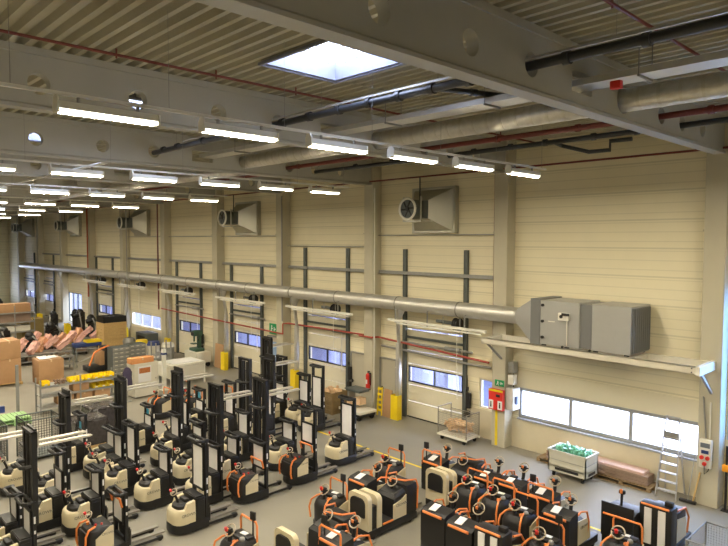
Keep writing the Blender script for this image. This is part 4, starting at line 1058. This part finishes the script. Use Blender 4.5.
# platform cart with lift top, wooden crate
t = empty('platform_cart', (-20.2, 18.95, 0), R(-3), 'low platform cart with a pale deck in front of the extinguisher pillar', 'cart')
MB().b2(-.75, .75, -.5, .5, .3, .42, .02).build('deck', WHITE, t); MB().b2(-.7, .7, -.46, .46, .18, .3).build('frame', BLACK, t)
cs = MB()
for sx in (-1, 1):
    for sy in (-1, 1): cs.cyl((sx * .55 - .04, sy * .38, .12), (sx * .55 + .04, sy * .38, .12), .12, None, 14)
cs.build('wheels', RUBBER, t)
t = empty('work_stand', (-20.35, 18.95, .421), 0, 'tool stand with a dark top and papers on the low platform cart', 'stand')
MB().b2(-.3, -.2, -.2, .2, 0, .85).b2(-.35, .0, -.25, .25, 0, .06).build('column', GREYM, t, 0)
MB().b2(-.35, .65, -.35, .35, .85, .9, .01).b2(-.3, .6, -.3, .3, .78, .85).build('top_tray', DKGREY, t)
MB().b2(-.3, .1, -.25, .2, .12, .3).b2(.1, .5, -.2, .2, .2, .5).build('parts_box', TAN, t, 0)
def crate(x, y, z, L, W, H, label, grp=None, rot=0., m=WOOD, lid=True):
    t = empty('wooden_crate', (x, y, z), rot, label, 'crate', grp)
    b = MB()
    n = max(2, round(H / .22))
    for k in range(n):
        z0, z1 = k * H / n + .008, (k + 1) * H / n - .008
        b.b2(-L / 2, L / 2, -W / 2, -W / 2 + .025, z0, z1).b2(-L / 2, L / 2, W / 2 - .025, W / 2, z0, z1).b2(-L / 2, -L / 2 + .025, -W / 2, W / 2, z0, z1).b2(L / 2 - .025, L / 2, -W / 2, W / 2, z0, z1)
    b.b2(-L / 2, L / 2, -W / 2, W / 2, 0, .03)
    b.build('boards', m, t, 0)
    c = MB()
    for sx in (-1, 1):
        for sy in (-1, 1): c.b2(sx * (L / 2 - .03) - .05, sx * (L / 2 - .03) + .05, sy * (W / 2 + .005) - .02, sy * (W / 2 + .005) + .02, 0, H).b2(sx * (L / 2 + .005) - .02, sx * (L / 2 + .005) + .02, sy * (W / 2 - .03) - .05, sy * (W / 2 - .03) + .05, 0, H)
    c.build('batten', m, t, 0)
    if lid: MB().b2(-L / 2 - .02, L / 2 + .02, -W / 2 - .02, W / 2 + .02, H, H + .03).build('lid', m, t, 0)
    return t
t = crate(-21.75, 18.75, .0, 1.1, .9, 1.0, 'open wooden crate of white and tan parts beside the low platform cart', None, 0, mat('old_wood', (140, 118, 80), .8, noise=.2), False)
tag(crumple(-22.15, -21.35, 18.45, 19.05, .85, 1.15, 22, .14).build('mixed_parts', TAN, None, 0), 'tan and white parts piled in the open crate beside the cart', 'parts', None, 'stuff')
# yellow folded barrier and brown board by the downpipe
t = empty('folding_barrier', (-19.7, 19.85, 0), R(8), 'yellow folded barrier leaning beside the brown board', 'barrier')
b = MB()
for s in (-1, 1): b.bar((s * .12, 0, 0), (s * .1, .1, 1.3), .05, .04)
for k in range(5): b.b2(-.14, .14, -.01 + .016 * k, .03 + .016 * k, .2 + .24 * k, .3 + .24 * k)
b.build('frame', YELLOW, t, 0)
o = MB().b2(-.26, .26, -.02, .02, 0, 1.25).build('brown_board', CARD, None, 0); o.location = (-19.3, 19.9, .0); o.rotation_euler = (R(-6), 0, R(-5))
tag(o, 'brown board leaning by the yellow guard near the fire extinguisher', 'board')
o = MB().b2(-.45, .45, -.03, .03, 0, 1.5).build('brown_board', CARD, None, 0); o.location = (-34.1, 20.0, 0); o.rotation_euler = (R(-4), 0, 0)
tag(o, 'tall brown board standing left of the yellow guard by the white cart', 'board')
# ------------------------------------------------------------------ the workshop at the left
def carton(x, y, z, L, W, H, label, m=CARD, rot=0., grp='cartons on the workshop floor'):
    t = MB().b2(-L / 2, L / 2, -W / 2, W / 2, 0, H, .01).build('carton', m); t.location = (x, y, z); t.rotation_euler = (0, 0, rot)
    tag(t, label, 'carton', grp)
    MB().b2(-L / 2 - .003, L / 2 + .003, -.04, .04, H - .12, H + .003).b2(-.0 - L / 2, L / 2, -.004, .004, H, H + .004).build('tape', mat('tape', (206, 180, 140), .4), t, 0)
    return t
# bin shelving: a long rack seen over the stackers
def rack(x, y, L, D, zs, label, rot=R(90), m=GREYM, h=None):
    t = empty('shelf_rack', (x, y, 0), rot, label, 'rack')
    h = h or zs[-1] + .3
    pb = MB(); n = max(1, round(L / 1.6))
    for k in range(n + 1):
        for s in (-1, 1): pb.b2(-L / 2 + k * L / n - .03, -L / 2 + k * L / n + .03, s * D / 2 - .03, s * D / 2 + .03, 0, h)
    pb.build('uprights', m, t, 0)
    for z in zs: MB().b2(-L / 2, L / 2, -D / 2, D / 2, z - .03, z).b2(-L / 2, L / 2, D / 2 - .02, D / 2 + .02, z - .09, z).b2(-L / 2, L / 2, -D / 2 - .02, -D / 2 + .02, z - .09, z).build('shelf', m, t, 0)
    return t
RKX, RKY = -30.6, 10.35
rack(RKX, RKY, 3.5, .7, [.35, .85, 1.3], 'grey shelf rack with yellow bins on its two upper shelves', R(90), GREYM, 1.62)
def bin_(x, y, z, label, m=YELLOW, s=1.0):
    t = empty('storage_bin', (x, y, z), 0, label, 'storage bin', 'open-fronted storage bins')
    b = MB().b2(-.24, .24, -.17, .17, 0, .02).b2(-.24, -.22, -.17, .17, 0, .2).b2(-.24, .24, -.17, -.15, 0, .2).b2(-.24, .24, .15, .17, 0, .2).prism([(-.17, 0), (.17, 0), (.17, .1), (-.17, .1)], .22, .24, 'x')
    b.build('tub', m, t, 0); MB().b2(.24, .245, -.06, .06, .03, .08).build('label_card', PAPER, t, 0)
    t.scale = (s, s, s)
wordsx = ORD
YB = [8.85, 10.05, 10.4, 10.75, 11.1, 11.45, 11.8]
for k, y in enumerate(YB): bin_(RKX + .08, y, 1.302, 'yellow open bin on the top shelf, %s from the left' % ORD[k])
for k, y in enumerate([11.1, 11.45, 11.8]): bin_(RKX + .08, y, .852, 'yellow open bin on the middle shelf, %s from the left' % ORD[k])
for k, (y, z) in enumerate([(10.55, .352), (10.4, .852), (9.7, .352), (11.4, .352)]): carton(RKX, y, z, .6, .72, .42, 'brown carton on the bin rack, %s' % ['lowest shelf in the middle', 'middle shelf under the yellow bins', 'lowest shelf at left', 'lowest shelf at right'][k], CARD, 0, 'cartons on the shelf rack')
tag(crumple(-30.85, -30.35, 9.25, 9.75, 1.34, 1.42, 16, .09).build('small_parts', mat('parts_mix', (120, 96, 80), .6, noise=.4), None, 0), 'loose dark parts in the open tray on the top shelf', 'parts', None, 'stuff')
o = MB().loft([[(r * .7 * math.cos(a) + .04 * math.sin(3 * a), r * math.sin(a), z) for a in [2 * PI * k / 16 for k in range(16)]] for z, r in ((.55, .27), (.8, .25), (1.1, .22), (1.35, .24), (1.52, .16), (1.6, .06))]).build('work_jacket', FABRIC); o.location = (RKX + .6, 12.5, .1)
tag(o, 'dark purple work jacket hanging at the right end of the bin rack', 'jacket')
o = empty('coat_stand', (RKX + .6, 12.5, 0), 0, 'thin grey post carrying the purple jacket', 'stand')
MB().cyl((0, 0, 0), (0, 0, 1.75), .02, None, 8).cyl((0, 0, 0), (0, 0, .03), .2, None, 14).build('post', GREYM, o)
# tall posts and wire frames at the left edge
t = empty('jib_post', (-31.6, 8.0, 0), 0, 'tall bare steel post at the left end of the bin rack', 'post')
MB().b2(-.06, .06, -.06, .06, 0, 2.2).b2(-.15, .15, -.15, .15, 0, .03).build('post', GREYM, t, 0)
t = empty('jib_post', (-27.4, 6.1, 0), 0, 'steel frame with a dark blue bar at the left edge', 'frame')
MB().b2(-.05, .05, -.05, .05, 0, 2.9).b2(-.05, .05, -.95, -.85, 0, 2.9).b2(-.05, .05, -.9, 0, 2.8, 2.9).build('post', GREYM, t, 0)
MB().b2(-.08, .08, -.9, .35, 1.15, 1.4).build('blue_bar', BLUEP, t, 0)
pallet(-29.9, 7.3, 1.2, 1.3, 'pale green pallet at the left edge below the cartons', GREENP, 0, 0, 'pale pallets')
pallet(-29.9, 7.3, 1.2, 1.3, 'second pale green pallet stacked on the first at the left edge', GREENP, 0, .146, 'pale pallets')
# mesh cages and dark wrapped loads behind the stackers
def cage(x, y, L, W, H, label, m=MESHW, rot=0.):
    t = empty('mesh_cage', (x, y, 0), rot, label, 'cage', 'mesh cages in the workshop')
    mb = MB(); mesh_box(mb, -L / 2, L / 2, -W / 2, W / 2, .12, H, .09, .006); mb.build('wire_panel', m, t)
    fr = MB()
    for z in (.12, H): fr.tube([(-L / 2, -W / 2, z), (L / 2, -W / 2, z), (L / 2, W / 2, z), (-L / 2, W / 2, z)], .025, 6, True)
    for sx in (-1, 1):
        for sy in (-1, 1): fr.cyl((sx * L / 2, sy * W / 2, 0), (sx * L / 2, sy * W / 2, H + .02), .03, None, 8)
    fr.build('frame', DKGREY, t); MB().b2(-L / 2, L / 2, -W / 2, W / 2, .1, .13).build('floor_plate', DKGREY, t, 0)
DKM = mat('dark_wire', (64, 62, 60), .5, .3)
cage(-24.6, 6.9, 1.0, 1.2, 1.5, 'dark mesh cage with pipes, left of the first tall mast', DKM)
cage(-25.3, 5.3, 1.0, 1.2, 1.3, 'dark mesh cage at the left edge behind the stackers', DKM)
def wrapped(x, y, L, W, H, label):
    mb = MB(); mb.b2(-L / 2, L / 2, -W / 2, W / 2, .15, H, .06)
    bmesh.ops.subdivide_edges(mb.bm, edges=mb.bm.edges[:], cuts=5, use_grid_fill=True)
    for v in mb.bm.verts: v.co += Vector((random.uniform(-.03, .03), random.uniform(-.03, .03), random.uniform(-.03, .03)))
    o = mb.build('wrapped_load', WRAP, None, 20); o.location = (x, y, 0); tag(o, label, 'wrapped load', 'loads in dark film')
    MB().b2(-L / 2, L / 2, -W / 2, W / 2, 0, .15).build('pallet_base', WOOD, o, 0)
wrapped(-24.5, 8.6, 1.1, 1.2, 1.15, 'shiny dark film-wrapped load behind the raised forks at left')
wrapped(-25.7, 9.6, 1.1, 1.2, 1.2, 'film-wrapped dark load farthest left of the blue-sticker stackers')
wrapped(-23.9, 4.6, 1.0, 1.0, .9, 'low film-wrapped dark load near the left edge')
# white workshop cabinet with poster
t = empty('metal_cabinet', (-30.7, 13.45, 0), R(4), 'white metal cabinet with a poster, behind the bin rack', 'cabinet')
W_ = mat('cabinet_white', (212, 208, 192), .5, noise=.03)
MB().b2(-.3, .5, -.55, .75, .06, 1.75, .01).build('body', W_, t, 0)
p = MB().b2(.5, .505, -.35, .35, .8, 1.6).build('poster', PAPER, t, 0)
MB().b2(.505, .508, -.3, .3, 1.25, 1.52).build('picture', mat('poster_picture', (180, 110, 60), .6, noise=.6, scale=14), p, 0)
MB().cyl((.5, .6, .9), (.53, .6, .9), .02, None, 8).build('door_knob', BLACK, t)
carton(-30.5, 13.4, 1.755, .5, 1.2, .28, 'flat orange-brown carton on the white cabinet', mat('orange_carton', (214, 150, 96), .8), R(4))
# plastic drawer towers
for k, (x, y) in enumerate([(-36.2, 14.6), (-36.6, 15.75)]):
    t = empty('drawer_tower', (x, y, 0), 0, 'grey tower of small drawers, %s' % ['left one beside the wooden crates', 'right one before the workshop windows'][k], 'drawer tower', 'grey drawer towers')
    MB().b2(-.4, .36, -.52, .52, 0, 1.72).build('body', DKGREY, t, 0)
    for q in range(7):
        d = MB().b2(.36, .42, -.5, .5, .08 + q * .235, .29 + q * .235, .01).build('drawer', GREYM, t, 0)
        hb = MB()
        for yy in (-.33, 0, .33): hb.b2(.42, .45, yy - .08, yy + .08, .2 + q * .235, .24 + q * .235)
        hb.build('drawer_grip', W_, d, 0)
# wooden crates stacked, black tray on top
crate(-43.6, 17.1, 0, 1.3, 1.55, 1.1, 'lower wooden crate of the stacked pair at left', 'stacked wooden crates')
crate(-43.6, 17.1, 1.131, 1.3, 1.55, 1.1, 'upper wooden crate of the stacked pair at left', 'stacked wooden crates')
t = empty('crate_tray', (-43.6, 17.1, 2.262), 0, 'black plastic tray on top of the stacked wooden crates', 'tray')
MB().b2(-.62, .62, -.77, .77, 0, .04).b2(-.65, -.6, -.8, .8, 0, .42).b2(.6, .65, -.8, .8, 0, .42).b2(-.65, .65, -.8, -.75, 0, .42).b2(-.65, .65, .75, .8, 0, .42).build('tray_body', BLACK, t, 0)
mb = MB()
for k in range(5): mb.ball((0, -.56 + .28 * k, .35), .16, (2.4, .8, .6))
mb.build('black_cushions', BLACK2, t)
# metal tool cart / slotted shelf next to the drawers
t = empty('wire_shelf', (-33.4, 15.9, 0), 0, 'grey slotted steel shelf with narrow levels right of the drawer towers', 'shelf')
b = MB()
for s in (-1, 1):
    for q in (-1, 1): b.b2(s * .3 - .03, s * .3 + .03, q * .45 - .03, q * .45 + .03, 0, 2.2)
b.build('uprights', GREYM, t, 0)
for z in (.2, .65, 1.1, 1.5): MB().b2(-.3, .3, -.45, .45, z - .04, z).b2(.28, .3, -.45, .45, z, z + .2).build('level', GREYM, t, 0)
# white framed table with sheets
t = empty('framed_table', (-32.0, 16.4, 0), 0, 'white framed bench with panels before the third and fourth dock doors', 'bench')
b = MB()
for s in (-1, 1):
    for q in (-1, 1): b.b2(s * .8 - .04, s * .8 + .04, q * 1.0 - .04, q * 1.0 + .04, 0, 1.15)
b.b2(-.85, .85, -1.05, 1.05, 1.1, 1.2)
b.build('frame', WHITE, t, 0)
MB().b2(.8, .84, -1.0, .95, .45, 1.08).b2(-.8, .8, -1.04, -1.0, .45, 1.08).build('side_panel', W_, t, 0)
MB().b2(-.6, .6, -.8, .8, 1.2, 1.24).build('sheet', PAPER, t, 0)
t = empty('tool_column', (-31.0, 14.9, 0), 0, 'pale upright column with a blue cap before the white framed bench', 'column')
MB().b2(-.09, .09, -.09, .09, .0, 2.2).b2(-.2, .2, -.2, .2, 0, .03).build('post', WHITE, t, 0); MB().b2(-.12, .12, -.12, .12, 1.9, 2.0).build('cap', BLUEP, t, 0)
# white cart with a green machine
t = empty('machine_cart', (-35.6, 19.4, 0), 0, 'white cart on casters in front of the fourth dock door', 'cart')
MB().b2(-.8, .8, -.5, .5, .3, .95, .02).build('body', W_, t); MB().b2(-.7, .7, -.505, -.5, .35, .4).build('recess', DKGREY, t, 0)
cs = MB()
for sx in (-1, 1):
    for sy in (-1, 1): cs.cyl((sx * .6 - .05, sy * .38, .14), (sx * .6 + .05, sy * .38, .14), .14, None, 12).b2(sx * .6 - .05, sx * .6 + .05, sy * .38 - .04, sy * .38 + .04, .15, .3)
cs.build('casters', RUBBER, t)
GRM = mat('machine_green', (62, 92, 78), .45, noise=.2)
t = empty('drill_machine', (-35.7, 19.4, .955), 0, 'dark green bench machine standing on the white cart', 'machine')
MB().b2(-.45, .45, -.3, .3, 0, .18, .03).b2(-.1, .12, .05, .25, .18, 1.1).b2(-.2, .22, -.3, .3, .95, 1.3, .05).cyl((0, -.18, .6), (0, -.18, .95), .06, None, 10).b2(-.2, .2, -.35, .0, .45, .5).build('body', GRM, t)
MB().cyl((.22, -.1, .95), (.45, -.15, .75), .02, None, 6).cyl((.22, -.1, .95), (.45, -.15, 1.15), .02, None, 6).ball((.45, -.15, .75), .05).build('feed_lever', BLACK, t)
MB().b2(-.18, .18, -.31, -.3, 1.0, 1.2).build('face_plate', BLACK2, t, 0)
# black and orange pedestrian truck, blue-yellow bench
t = empty('pallet_truck', (-38.3, 14.3, 0), 0, 'single black and orange truck beside the drawer towers', 'pallet truck')
MB().b2(-.5, .5, -.9, .1, .08, .4, .05).b2(-.45, .45, .1, .5, .08, 1.5, .03).build('body', BLACK2, t)
MB().b2(-.46, .46, -.2, .1, .4, 1.25, .04).build('cover', CARD, t); MB().tube([(.4, -.8, .45), (.4, -.5, 1.2), (.4, -.1, 1.4), (.4, .4, 1.55)], .06, 8).build('guard_rail', ORANGE, t)
MB().b2(-.45, .45, .9, 1.5, .1, 1.35, .04).build('battery_box', BLACK2, t); MB().b2(-.5, .5, .5, .9, .1, .4).build('chassis', BLACK, t)
t = empty('work_bench', (-42.2, 14.9, 0), R(90), 'dark blue bench with a yellow edge behind the black and orange truck', 'bench')
MB().b2(-.85, .85, -.35, .35, .95, 1.2, .03).build('top', BLUEP, t); MB().b2(-.1, .87, -.37, .37, 1.2, 1.34).build('edge', YELLOW, t, 0)
lb = MB()
for s in (-1, 1):
    for q in (-1, 1): lb.b2(s * .78 - .04, s * .78 + .04, q * .28 - .04, q * .28 + .04, 0, .95)
lb.build('legs', DKGREY, t, 0)
# cartons at the left edge
pallet(-38.4, 8.6, 1.6, 2.4, 'wooden pallet under the big carton stack at the left edge', WOOD, 0, 0, 'pallets in the workshop')
for k, (x, y, z, L, W, H, s) in enumerate([(-38.4, 8.0, .15, 1.5, 1.1, 1.3, 'lower left big carton of the stack at the left edge'), (-38.4, 9.2, .15, 1.5, 1.1, 1.3, 'lower right big carton of the stack at the left edge'), (-38.4, 8.0, 1.46, 1.5, 1.1, 1.0, 'upper left big carton of the stack at the left edge'), (-38.4, 9.2, 1.46, 1.5, 1.1, 1.0, 'upper right big carton of the stack at the left edge'), (-37.2, 11.0, 0, 1.2, 1.3, 1.35, 'single carton with white sheets right of the big carton stack')]):
    carton(x, y, z, L, W, H, s, CARD if k != 2 else WOOD)
o = MB().box((0, 0, .03), (.7, .9, .02), rx(.05)).box((.1, -.3, .06), (.6, .5, .02), ry(.12)).build('paper_sheets', PAPER, None, 0); o.location = (-37.2, 11.0, 1.37); tag(o, 'white sheets lying on the single carton', 'paper')
# pink wrapped forks and arms on low carts
def parts_cart(x, y, rot, label, items):
    t = empty('parts_cart', (x, y, 0), rot, label, 'cart', 'low parts carts')
    b = MB().b2(-.7, .7, -.95, .95, .55, .62).b2(-.7, .7, -.95, .95, .18, .23)
    for s in (-1, 1):
        for q in (-1, 1): b.b2(s * .65 - .03, s * .65 + .03, q * .9 - .03, q * .9 + .03, .1, .62)
    b.build('frame', GREYM, t, 0)
    cs = MB()
    for s in (-1, 1):
        for q in (-1, 1): cs.cyl((s * .6 - .04, q * .8, .08), (s * .6 + .04, q * .8, .08), .08, None, 10)
    cs.build('wheels', RUBBER, t)
def wrap_part(x, y, z, L, pitch, rot, label, m=PINK):
    mb = MB(); mb.b2(-.2, .2, -L / 2, L / 2, 0, .3, .04)
    bmesh.ops.subdivide_edges(mb.bm, edges=mb.bm.edges[:], cuts=3, use_grid_fill=True)
    for v in mb.bm.verts: v.co += Vector((random.uniform(-.05, .05), random.uniform(-.06, .06), random.uniform(-.05, .05)))
    o = mb.build('wrapped_part', m, None, 25); o.location = (x, y, z); o.rotation_euler = (pitch, 0, rot)
    tag(o, label, 'wrapped part', 'pink wrapped parts on the carts')
CP = [(-43.6, 11.4), (-43.8, 13.3), (-45.2, 14.9), (-46.4, 13.0), (-46.8, 16.6), (-43.0, 9.6)]
CL = ['in front of the single carton stack', 'in the middle of the pink parts', 'nearest the wooden crates', 'behind the middle pink parts', 'farthest right of the pink parts', 'nearest the left edge']
for k, ((x, y), l) in enumerate(zip(CP, CL)):
    parts_cart(x, y, 0, 'grey low parts cart ' + l, 0)
    for q in range(3):
        wrap_part(x - .3 + .3 * q, y - .6 + .6 * q, .95 + .15 * (q == 1), 1.05 - .1 * q, R((34, 52, 40)[(q + k) % 3]), R((-20, 8, 32)[(q + 2 * k) % 3]), 'pink wrapped part, %s, on the cart %s' % (['lowest', 'steepest', 'rightmost'][q], l), PINK if q != 0 else mat('peach_wrap', (222, 168, 130), .5, noise=.15))
    carton(x + .2, y + .5, .231, .7, .7, .3, 'small carton under the pink parts, cart ' + l, CARD2, 0, 'cartons on the parts carts')
# low bench in front of the pink parts
t = empty('work_bench', (-40.2, 12.2, 0), R(90), 'low grey workbench with a lower shelf in front of the pink parts', 'bench')
b = MB().b2(-1.1, 1.1, -.4, .4, .8, .88).b2(-1.1, 1.1, -.4, .4, .3, .35)
for s in (-1, 1):
    for q in (-1, 1): b.b2(s * 1.05 - .03, s * 1.05 + .03, q * .36 - .03, q * .36 + .03, 0, .82)
b.build('frame', GREYM, t, 0)
mb = MB()
for k in range(8): mb.ball((-.9 + .25 * k, .1 * (-1) ** k, .95), .1, (1.3, 1, .8), 1)
mb.build('tools', mat('tools_mix', (120, 104, 84), .5, noise=.4), t)
t = empty('handrail', (-39.6, 14.4, 0), R(60), 'slanting steel rail beside the low workbench', 'rail')
MB().tube([(-1.0, 0, .0), (-1.0, 0, 1.2), (1.0, 0, 1.2), (1.0, 0, 0)], .035, 6).tube([(-1.0, 0, .3), (1.0, 0, 1.15)], .03, 6).build('tube', GREYM, t)
# far rack with cartons, yellow posts and dark machines
RX, RY = -50.5, 12.6
rack(RX, RY, 2.6, 1.2, [.3, 1.3, 2.0, 2.7], 'far grey rack with two long cartons on it at the left edge', R(90), GREYM, 3.2)
carton(RX, RY, 2.702, .9, 2.2, .62, 'upper long carton on the far rack', CARD, 0, 'long cartons on the far rack')
carton(RX, RY, 2.002, .9, 2.2, .6, 'lower long carton on the far rack', CARD2, 0, 'long cartons on the far rack')
carton(RX, RY, 1.302, .9, 2.1, .4, 'white flat carton on the far rack under the long ones', WHITE, 0, 'long cartons on the far rack')
for k, (x, y, l) in enumerate([(-58.0, 16.6, 'behind the far rack'), (-49.8, 16.2, 'right of the far rack'), (-47.5, 18.9, 'left of the wooden crates')]):
    g = MB().prism([(-.25, -.2), (.25, -.2), (.25, .15), (.2, .15), (.2, -.15), (-.2, -.15), (-.2, .15), (-.25, .15)], 0, 1.6, 'z').build('column_guard', YELLOW, None, 0); g.location = (x, y, 0)
    tag(g, 'yellow column guard ' + l, 'guard', 'yellow column guards in the workshop')
def dark_machine(x, y, label, h=1.9, rot=0.):
    t = empty('machine', (x, y, 0), rot, label, 'machine', 'dark machines in the far workshop')
    MB().b2(-.6, .6, -.5, .5, 0, .8, .05).b2(-.2, .2, -.1, .3, .8, h).build('body', BLACK2, t)
    MB().cyl((-.3, -.1, h - .3), (.35, -.1, h - .1), .2, None, 14).ball((0, 0, h), .28).build('head', BLACK, t)
    MB().tube([(.3, -.3, .8), (.5, -.4, 1.3), (.2, -.3, h)], .05, 6).build('arm', GREYM, t)
    MB().b2(-.4, .1, -.52, -.5, .3, .6).build('panel', GREYM, t, 0)
dark_machine(-52.2, 15.9, 'dark machine with a round head between the far pillars, left one', 2.1)
dark_machine(-50.6, 17.4, 'dark machine with a round head between the far pillars, middle one', 2.3, .5)
dark_machine(-48.9, 17.6, 'dark machine beside the yellow column guard, right one', 2.0, 1.0)
dark_machine(-54.5, 12.6, 'dark bulky machine behind the far rack', 3.2)
dark_machine(-47.9, 11.4, 'dark machine left of the pink parts', 1.7, .4)
dark_machine(-53.5, 18.0, 'dark machine in front of the fifth dock door', 2.0, 1.4)
carton(-52.5, 14.3, .0, 1.3, 1.6, 1.9, 'large olive-brown carton right of the far rack', mat('olive_carton', (150, 132, 84), .8))
t = empty('red_column', (-46.2, 18.4, 0), 0, 'dark red cabinet standing behind the wooden crates', 'cabinet')
MB().b2(-.25, .25, -.3, .3, 0, 2.4, .02).build('body', mat('dark_red', (120, 40, 36), .5), t); MB().b2(.25, .26, -.05, .2, 1.0, 1.2).build('latch', BLACK, t, 0)
# bins and waste containers before the workshop windows
for k, (x, y, m, l) in enumerate([(-41.4, 18.3, YELLOW, 'yellow-topped'), (-40.2, 18.6, BLUEP, 'blue-topped'), (-42.8, 18.0, GREYM, 'grey-topped'), (-38.9, 19.0, W_, 'white-topped')]):
    t = empty('waste_bin', (x, y, 0), 0, l + ' round bin standing before the workshop windows', 'bin', 'round bins by the windows')
    MB().cyl((0, 0, 0), (0, 0, .85), .36, .42, 18).build('drum', W_ if k < 2 else GREYM, t)
    MB().cyl((0, 0, .85), (0, 0, 1.1), .45, .36, 18).build('lid', m, t)
t = empty('charger_cabinet', (-43.2, 19.5, 0), 0, 'dark grey machine cabinet under the workshop windows', 'cabinet')
MB().b2(-.9, .9, -.45, .45, 0, 1.3, .03).build('body', DKGREY, t); MB().b2(-.6, .6, -.46, -.45, .6, 1.1).build('panel', BLACK2, t, 0)
# cluster of small trucks between the rack and the stackers
for k, (x, y, l) in enumerate([(-26.2, 12.0, 'first of the small trucks in front of the white cabinet'), (-25.4, 13.1, 'second of the small trucks in front of the white cabinet'), (-26.9, 13.3, 'third of the small trucks in front of the white cabinet'), (-24.6, 14.2, 'fourth of the small trucks, nearest the white bench')]):
    stand_truck(x, y, 'stand-up truck with orange hoops, ' + l, False, .4)

for k, (x, y, l, h, a) in enumerate([(-45.6, 10.6, 'between two parts carts, left one', 1.5, .3), (-45.0, 12.2, 'between two parts carts, middle one', 1.6, 1.2), (-47.9, 14.4, 'behind the pink parts near the far carton', 1.8, 2.0), (-48.3, 9.9, 'under the far rack end', 1.4, .8)]):
    dark_machine(x, y, 'dark machine part stand ' + l, h, a)
# ------------------------------------------------------------------ sky
w = bpy.data.worlds.new('sky'); scene.world = w; w.use_nodes = True
bg = w.node_tree.nodes['Background']
bg.inputs[0].default_value = (.62, .72, 1.0, 1); bg.inputs[1].default_value = 4.4

# ------------------------------------------------------------------ pieces of one kind become parts of their own
SPLIT = {'wheels': 'wheel', 'casters': 'caster', 'coupling': 'coupling', 'end_cap': 'end_cap', 'seam_band': 'seam_band', 'foil_band': 'foil_band', 'foot': 'foot', 'cross_beam': 'cross_beam', 'hanger': 'hanger',
         'flange': 'flange', 'brace': 'brace', 'bolt': 'bolt', 'legs': 'leg', 'socket': 'socket', 'latch_knob': 'latch_knob', 'label_plate': 'label_plate', 'bracket': 'bracket', 'sprinkler_head': 'sprinkler_head',
         'support_channel': 'support_channel', 'cables': 'cable', 'drive_wheel': 'drive_wheel', 'wear_strip': 'wear_strip', 'knob': 'knob', 'button': 'button', 'uprights': 'upright', 'fan_blade': 'fan_blade', 'fork_slot': 'fork_slot', 'blocks': 'block', 'display': 'display', 'grip_arm': 'grip_arm',
         'tools': 'tool', 'black_cushions': 'cushion', 'drawer_grip': 'drawer_grip', 'batten': 'batten', 'level': 'level', 'seam': 'seam', 'sheet': 'sheet', 'paper_sheets': 'paper_sheet'}
SC = {}
def split_mesh(me, nm):
    if me.name in SC: return SC[me.name]
    bm = bmesh.new(); bm.from_mesh(me); seen = set(); isl = []
    for v in bm.verts:
        if v in seen: continue
        st, grp = [v], []
        seen.add(v)
        while st:
            q = st.pop(); grp.append(q)
            for e in q.link_edges:
                w_ = e.other_vert(q)
                if w_ not in seen: seen.add(w_); st.append(w_)
        lo = [min(q.co[i] for q in grp) - .004 for i in range(3)]; hi = [max(q.co[i] for q in grp) + .004 for i in range(3)]
        isl.append([set(grp), lo, hi])
    ch = True
    while ch:
        ch = False
        for i in range(len(isl)):
            for j in range(i + 1, len(isl)):
                a, b = isl[i], isl[j]
                if all(a[1][k] <= b[2][k] and b[1][k] <= a[2][k] for k in range(3)):
                    a[0] |= b[0]; a[1] = [min(x, y) for x, y in zip(a[1], b[1])]; a[2] = [max(x, y) for x, y in zip(a[2], b[2])]
                    isl.pop(j); ch = True; break
            if ch: break
    out = []
    if len(isl) > 1:
        for g, lo, hi in isl:
            b2 = bmesh.new(); mp = {v: b2.verts.new(v.co) for v in g}
            for f in bm.faces:
                if f.verts[0] in g:
                    nf = b2.faces.new([mp[v] for v in f.verts]); nf.smooth = f.smooth
            for e in bm.edges:
                if not e.smooth and e.verts[0] in g:
                    ne = b2.edges.get((mp[e.verts[0]], mp[e.verts[1]]))
                    if ne: ne.smooth = False
            m2 = bpy.data.meshes.new(nm); b2.to_mesh(m2); b2.free()
            for m in me.materials: m2.materials.append(m)
            out.append(m2)
    bm.free()
    SC[me.name] = out
    return out
for o in list(scene.objects):
    st = o.name.split('.')[0]
    if o.type != 'MESH' or st not in SPLIT or o.parent is None: continue
    ms = split_mesh(o.data, SPLIT[st])
    if len(ms) < 2:
        if SPLIT[st] != st: o.name = SPLIT[st]
        continue
    for m in ms:
        c = bpy.data.objects.new(SPLIT[st], m); C.objects.link(c); c.parent = o.parent
        c.location = o.location; c.rotation_euler = o.rotation_euler; c.scale = o.scale
    for ch in list(o.children): ch.parent = o.parent
    bpy.data.objects.remove(o)
